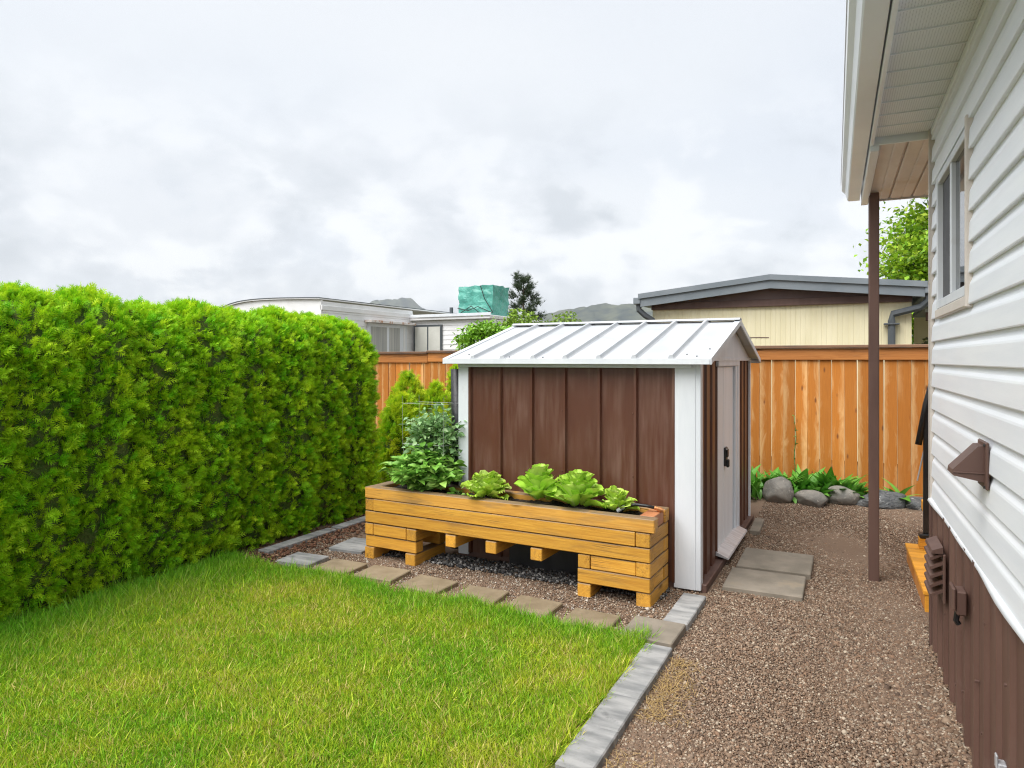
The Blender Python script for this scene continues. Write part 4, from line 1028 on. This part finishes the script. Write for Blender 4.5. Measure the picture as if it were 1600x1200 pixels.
# lean-to carport at its right
lt = thing('carport', 'open lean-to carport with grey roof edge and brown beam beyond the cream home', 'carport', (1.0, 13.4, 0))
MB().box(0, 3, -.2, 3, 2.52, 2.62, .01).build('roof', M['grey_fascia'], lt)
MB().box(0, 3, -.1, 0, 2.30, 2.44, .01).build('beam', M['brown_trim'], lt)
MB().box(0, 3, .02, .06, 2.46, 2.5, .002).build('trim', M['white_metal'], lt)
MB().box(0, 3, 2.6, 2.7, 0, 2.5).build('back_wall', M['cream'], lt)
MB().box(0, 3, -.08, .02, 1.50, 1.60, .01).build('counter', M['white_metal'], lt)
bush('hanging_plant', 'potted plant with lime pot on the carport counter', (.98, 13.34, 1.6), .22, .15, .5, 14, 6, .12, [(.10, .12, .07), (.16, .17, .10), (.20, .24, .05)], 61)
tag(MB().tube([(0, 0, 0), (0, 0, .18)], [.10, .13], 10).build('flower_pot', MT('lime_pot').pbr((.40, .55, .06), .5), None, loc=(.83, 13.34, 1.6)), 'small lime green pot on the carport counter', 'pot')
# white bow-roofed home behind the hedge, left
nb_ = thing('white_home', 'weathered white mobile home with bowed roof showing above the hedge', 'house', (-10.1, 11, 0))
arc = []
for k in range(15):
    t_ = k/14; x = -3.1*(1-t_); arc.append((x, 2.985 - .26*math.exp(-t_*6.5) - .075*t_**2))
MB().prism([(-3.1, 0), *arc, (0, 0)], 0, .05, 'y').build('end_wall', M['grey_white'], nb_)
MB().prism([(x, z+.012) for x, z in arc] + [(x, z+.035) for x, z in reversed(arc)], -.05, 9, 'y').build('roof', M['grey_white'], nb_)
MB().prism([(x, z+.036) for x, z in arc] + [(x, z+.052) for x, z in reversed(arc)], -.06, 9, 'y').build('roof_edge', M['dark_downspout'], nb_)
for k in range(16):
    z = 1.0 + k*.118; MB().prism([(-.01, z), (.012, z), (.004, z+.116), (-.01, z+.116)], .051, 3.3, 'y').build('siding_board', M['grey_white'], nb_)
MB().box(-.02, .03, 0, 3.3, 2.70, 2.80, .005).build('eave_trim', M['grey_white'], nb_)
wv = MB().box(.013, .05, 1.50, 3.0, 1.30, 2.50, .004).build('window', M['white_metal'], nb_)
for a, c in ((1.58, 2.18), (2.28, 2.70)):
    MB().box(.0505, .054, a, c, 1.36, 2.42).build('pane', M['curtain'], wv)
MB().box(.0505, .058, 2.84, 2.92, 1.36, 2.44, .002).build('mullion', M['grey_white'], wv)
MB().box(.014, .22, 1.40, 3.15, 2.505, 2.56, .004).build('awning', M['rust'], nb_)
# addition at its far end
MB().box(0, 2.24, 3.3, 3.36, 0, 2.62).build('addition_wall', M['grey_white'], nb_)
for k in range(12):
    z = 1.2 + k*.118; MB().prism([(3.30, z), (3.278, z), (3.288, z+.116), (3.30, z+.116)], .03, 2.24, 'x').build('siding_board', M['grey_white'], nb_)
MB().box(-.05, 2.32, 3.16, 6.5, 2.63, 2.72, .01).build('addition_roof', M['grey_white'], nb_)
MB().box(-.05, 2.36, 3.13, 3.159, 2.70, 2.77, .004).build('roof_edge', M['white_metal'], nb_)
MB().box(2.24, 2.30, 3.3, 6.5, 0, 2.62).build('addition_wall', M['grey_white'], nb_)
w2 = MB().box(.07, .92, 3.24, 3.277, 1.2, 2.52, .004).build('window', M['dark_downspout'], nb_)
for a, c in ((.13, .49), (.53, .87)): MB().box(a, c, 3.234, 3.2395, 1.25, 2.47).build('blind', M['blind'], w2)
MB().tube([(.35, 4.6, 2.7), (.35, 4.6, 3.05)], .05, 8).build('vent_pipe', M['dark_downspout'], nb_)
# long low roof to its right
lr = thing('low_white_home', 'low white home with a dark roof edge between the pine and the shed roof', 'house', (-9.5, 18.5, 0))
MB().box(-.1, 1.9, 0, 5, 0, 2.55).build('wall', M['grey_white'], lr)
MB().prism([(-.2, 2.56), (2.05, 2.56), (2.05, 2.63), (.6, 2.80), (-.2, 2.80)], -.2, 5.2, 'y').build('roof', M['dark_downspout'], lr)
# tarp-wrapped box on the addition's roof
tb = thing('tarp_bundle', 'box wrapped in teal tarp and rope on the roof of the white home', 'tarp bundle', (-8.92, 15.9, 2.73))
import bmesh
bm = bmesh.new(); bmesh.ops.create_cube(bm, size=1); bmesh.ops.subdivide_edges(bm, edges=bm.edges, cuts=9, use_grid_fill=True)
for v_ in bm.verts:
    p = v_.co.copy(); nn = .010*(math.sin(p.x*19+p.z*7)+math.sin(p.z*23+p.x*5+p.y*11)+math.sin(p.y*17-p.z*13))
    v_.co = Vector((p.x*1.02*(1+.03*math.sin(p.z*5)), p.y*.9, (p.z+.5)*.85)) + p.normalized()*nn*1.4
me = bpy.data.meshes.new('cover'); bm.to_mesh(me); bm.free()
link('cover', me, M['tarp'], tb)
for pts in (([-.53, -.47, .28], [-.2, -.5, .20], [.1, -.5, .30], [.53, -.48, .12]), ([.18, -.5, .84], [.3, -.5, .5], [.53, -.49, .15]), ([-.53, -.47, .10], [-.1, -.5, .32], [.2, -.5, .10])):
    MB().tube(pts, .011, 5).build('rope', M['black'], tb)
MB().box(-.66, -.56, -.1, .0, 0, .62, .01).build('pipe', M['bark'], tb)
MB().box(-.70, -.54, -.13, .03, .45, .52, .01).build('pipe_cap', M['bark'], tb)

# ------------------------------------------------------------------ trees behind
LT2 = [(0, 0, 0), (.45, -.36, .10), (1, 0, -.12), (.45, .36, .10)]; LF2 = [(0, 1, 2, 3)]
def leaf_tree(name, label, cat, loc, h, crown, nl, ll, pal, seed, nbr=16, trunk=.12, z0=.3):
    q = np.random.default_rng(seed); t = thing(name, label, cat, loc); rx, ry, rz_ = crown; st = MB(); cz = h-rz_
    st.tube([(0, 0, -.05), (.03, 0, h*.3), (0, .05, h*.6), (.04, 0, h*.9)], [trunk, trunk*.8, trunk*.5, trunk*.12], 8)
    P = []; Dd = []
    for k in range(nbr*5):
        d = nrm(q.normal(0, 1, (1, 3)))[0]; tip = np.array([d[0]*rx, d[1]*ry, cz+d[2]*rz_])*1.0*np.array([1, 1, 1]) ; tip[:2] *= q.uniform(.55, 1.05); 
        if k < nbr: st.tube([(0, 0, max(.1, cz-rz_*.7+q.uniform(0, rz_))), tuple(np.array([tip[0]*.5, tip[1]*.5, tip[2]*.9])), tuple(tip)], [trunk*.3, trunk*.15, trunk*.03], 5)
        m_ = nl//(nbr*5); s_ = q.uniform(.10, .2)*(rx+rz_)*.5
        P.append(tip + q.normal(0, 1, (m_, 3))*np.array([s_, s_, s_*.7])); Dd.append(q.normal(0, .8, (m_, 3)) + np.array([d[0], d[1], -.2])*.6)
    P, Dd = np.concatenate(P), np.concatenate(Dd); n = len(P)
    V, F = scatter(LT2, LF2, P, basis(Dd, q.uniform(-1, 1, n)), np.stack([ll*q.uniform(.6, 1.3, n)]*3, 1)*np.array((1, .9, 1)))
    pal = np.array(pal); c = pal[q.integers(0, len(pal), n)]*q.uniform(.75, 1.2, n)[:, None]
    st.build('trunk', M['bark'], t, smooth=True); mesh_np('crown', V, F, M['leaf'], t, np.repeat(c, len(LT2), 0))
leaf_tree('maple_tree', 'bright yellow-green maple tree behind the porch post and cream home', 'tree', (2.55, 21, 0), 8.2, (1.55, 1.55, 3.3), 42000, .15, [(.26, .46, .02), (.36, .54, .03), (.18, .36, .02), (.44, .58, .06)], 71)
leaf_tree('garden_shrub', 'light green leafy shrub rising above the fence beside the shed roof', 'shrub', (-5.75, 10.4, 0), 2.22, (.62, .5, .42), 5000, .075, [(.20, .42, .03), (.27, .50, .05), (.15, .33, .02)], 72, 12, .05)
leaf_tree('garden_shrub', 'taller yellow-green shrub sprays in front of the pine', 'shrub', (-5.35, 10.9, 0), 2.50, (.36, .34, .42), 2400, .075, [(.20, .34, .03), (.25, .38, .05)], 73, 10, .04)
leaf_tree('garden_shrub', 'single thin shrub tip peeking over the shed ridge before the hill', 'shrub', (-5.05, 12.2, 0), 2.50, (.42, .3, .25), 500, .08, [(.22, .36, .05), (.26, .38, .07)], 74, 8, .03)
def pine(label, loc, h, r, seed):
    q = np.random.default_rng(seed); t = thing('pine_tree', label, 'tree', loc); st = MB().tube([(0, 0, -.05), (0, 0, h*.96)], [.13, .02], 7); P = []; Dd = []
    for k in range(34):
        f_ = .28+.7*k/33; z = h*f_; a = k*2.4+q.uniform(-.4, .4); ln = r*(1.08-f_)*1.35*q.uniform(.55, 1.1)+.12
        tip = np.array([math.cos(a)*ln, math.sin(a)*ln, z+ln*.28]); st.tube([(0, 0, z-.1), tuple(tip)], [.025, .006], 5)
        m_ = 80; u_ = q.uniform(.45, 1.05, m_)[:, None]; P.append(np.array([0, 0, z-.1])*(1-u_)+tip*u_+q.normal(0, .09, (m_, 3))); Dd.append(nrm(tip-np.array([0, 0, z]))[None]*.8+q.normal(0, .6, (m_, 3))+np.array([0, 0, .5]))
    P, Dd = np.concatenate(P), np.concatenate(Dd); n = len(P)
    T = []; F = []
    for a in range(6):
        aa = a*1.05; k = len(T); c_, s_ = math.cos(aa)*.45, math.sin(aa)*.45
        T += [(0, -.05*math.sin(aa), .05*math.cos(aa)), (0, .05*math.sin(aa), -.05*math.cos(aa)), (1, c_, s_)]; F.append((k, k+1, k+2))
    V, FF = scatter(T, F, P, basis(Dd), q.uniform(.14, .24, n))
    c = np.array([(.05, .08, .035), (.075, .11, .05), (.035, .06, .025)])[q.integers(0, 3, n)]
    st.build('trunk', M['bark'], t, smooth=True); mesh_np('crown', V, FF, M['leaf'], t, np.repeat(c, len(T), 0))
pine('dark green pine tree right of the teal tarp bundle', (-14.6, 30, 0), 5.75, 1.65, 81)

# ------------------------------------------------------------------ hills
def hill(name, cx, cy, lx, ly, hgt, seed, nx=150, ny_=50, rz=0):
    X, Y = np.meshgrid(np.linspace(-1, 1, nx), np.linspace(-1, 1, ny_))
    prof = np.clip(1-np.abs(Y)**1.4, 0, 1)*np.clip(1-np.abs(X)**2.6, 0, 1)
    Z = hgt*prof*(1 + .16*vnoise(X*2, Y*.6, 3., seed) + .07*vnoise(X*5, Y*2, 6., seed+1) + .025*vnoise(X*16, Y*6, 9., seed+2)) - 2
    V = np.stack([X*lx, Y*ly, Z], -1).reshape(-1, 3); i = np.arange((nx-1)*(ny_-1)); a = i//(nx-1)*nx + i % (nx-1)
    return tag(mesh_np(name, V, np.stack([a, a+1, a+nx+1, a+nx], 1), M['hill'], smooth=True, loc=(cx, cy, 0), rz=R(rz)), kind='structure')
hill('hill', -900, 3300, 1500, 700, 265, 5, rz=6)
hill('hill', -3250, 4100, 1500, 700, 400, 15, rz=38)

# ------------------------------------------------------------------ haze
hb = MB().box(-5900, 5900, -5900, 5900, -5, 650).build('haze', None)
t = MT('haze_air'); pv = t.n('ShaderNodeVolumePrincipled', Density=1.1e-4); pv.inputs['Color'].default_value = (.86, .90, .95, 1); pv.inputs['Anisotropy'].default_value = .0
t.l(pv.outputs[0], t.out.inputs['Volume']); hb.data.materials.append(t.m)
tag(hb, 'thin pale haze in the air over the valley', 'haze', kind='stuff')
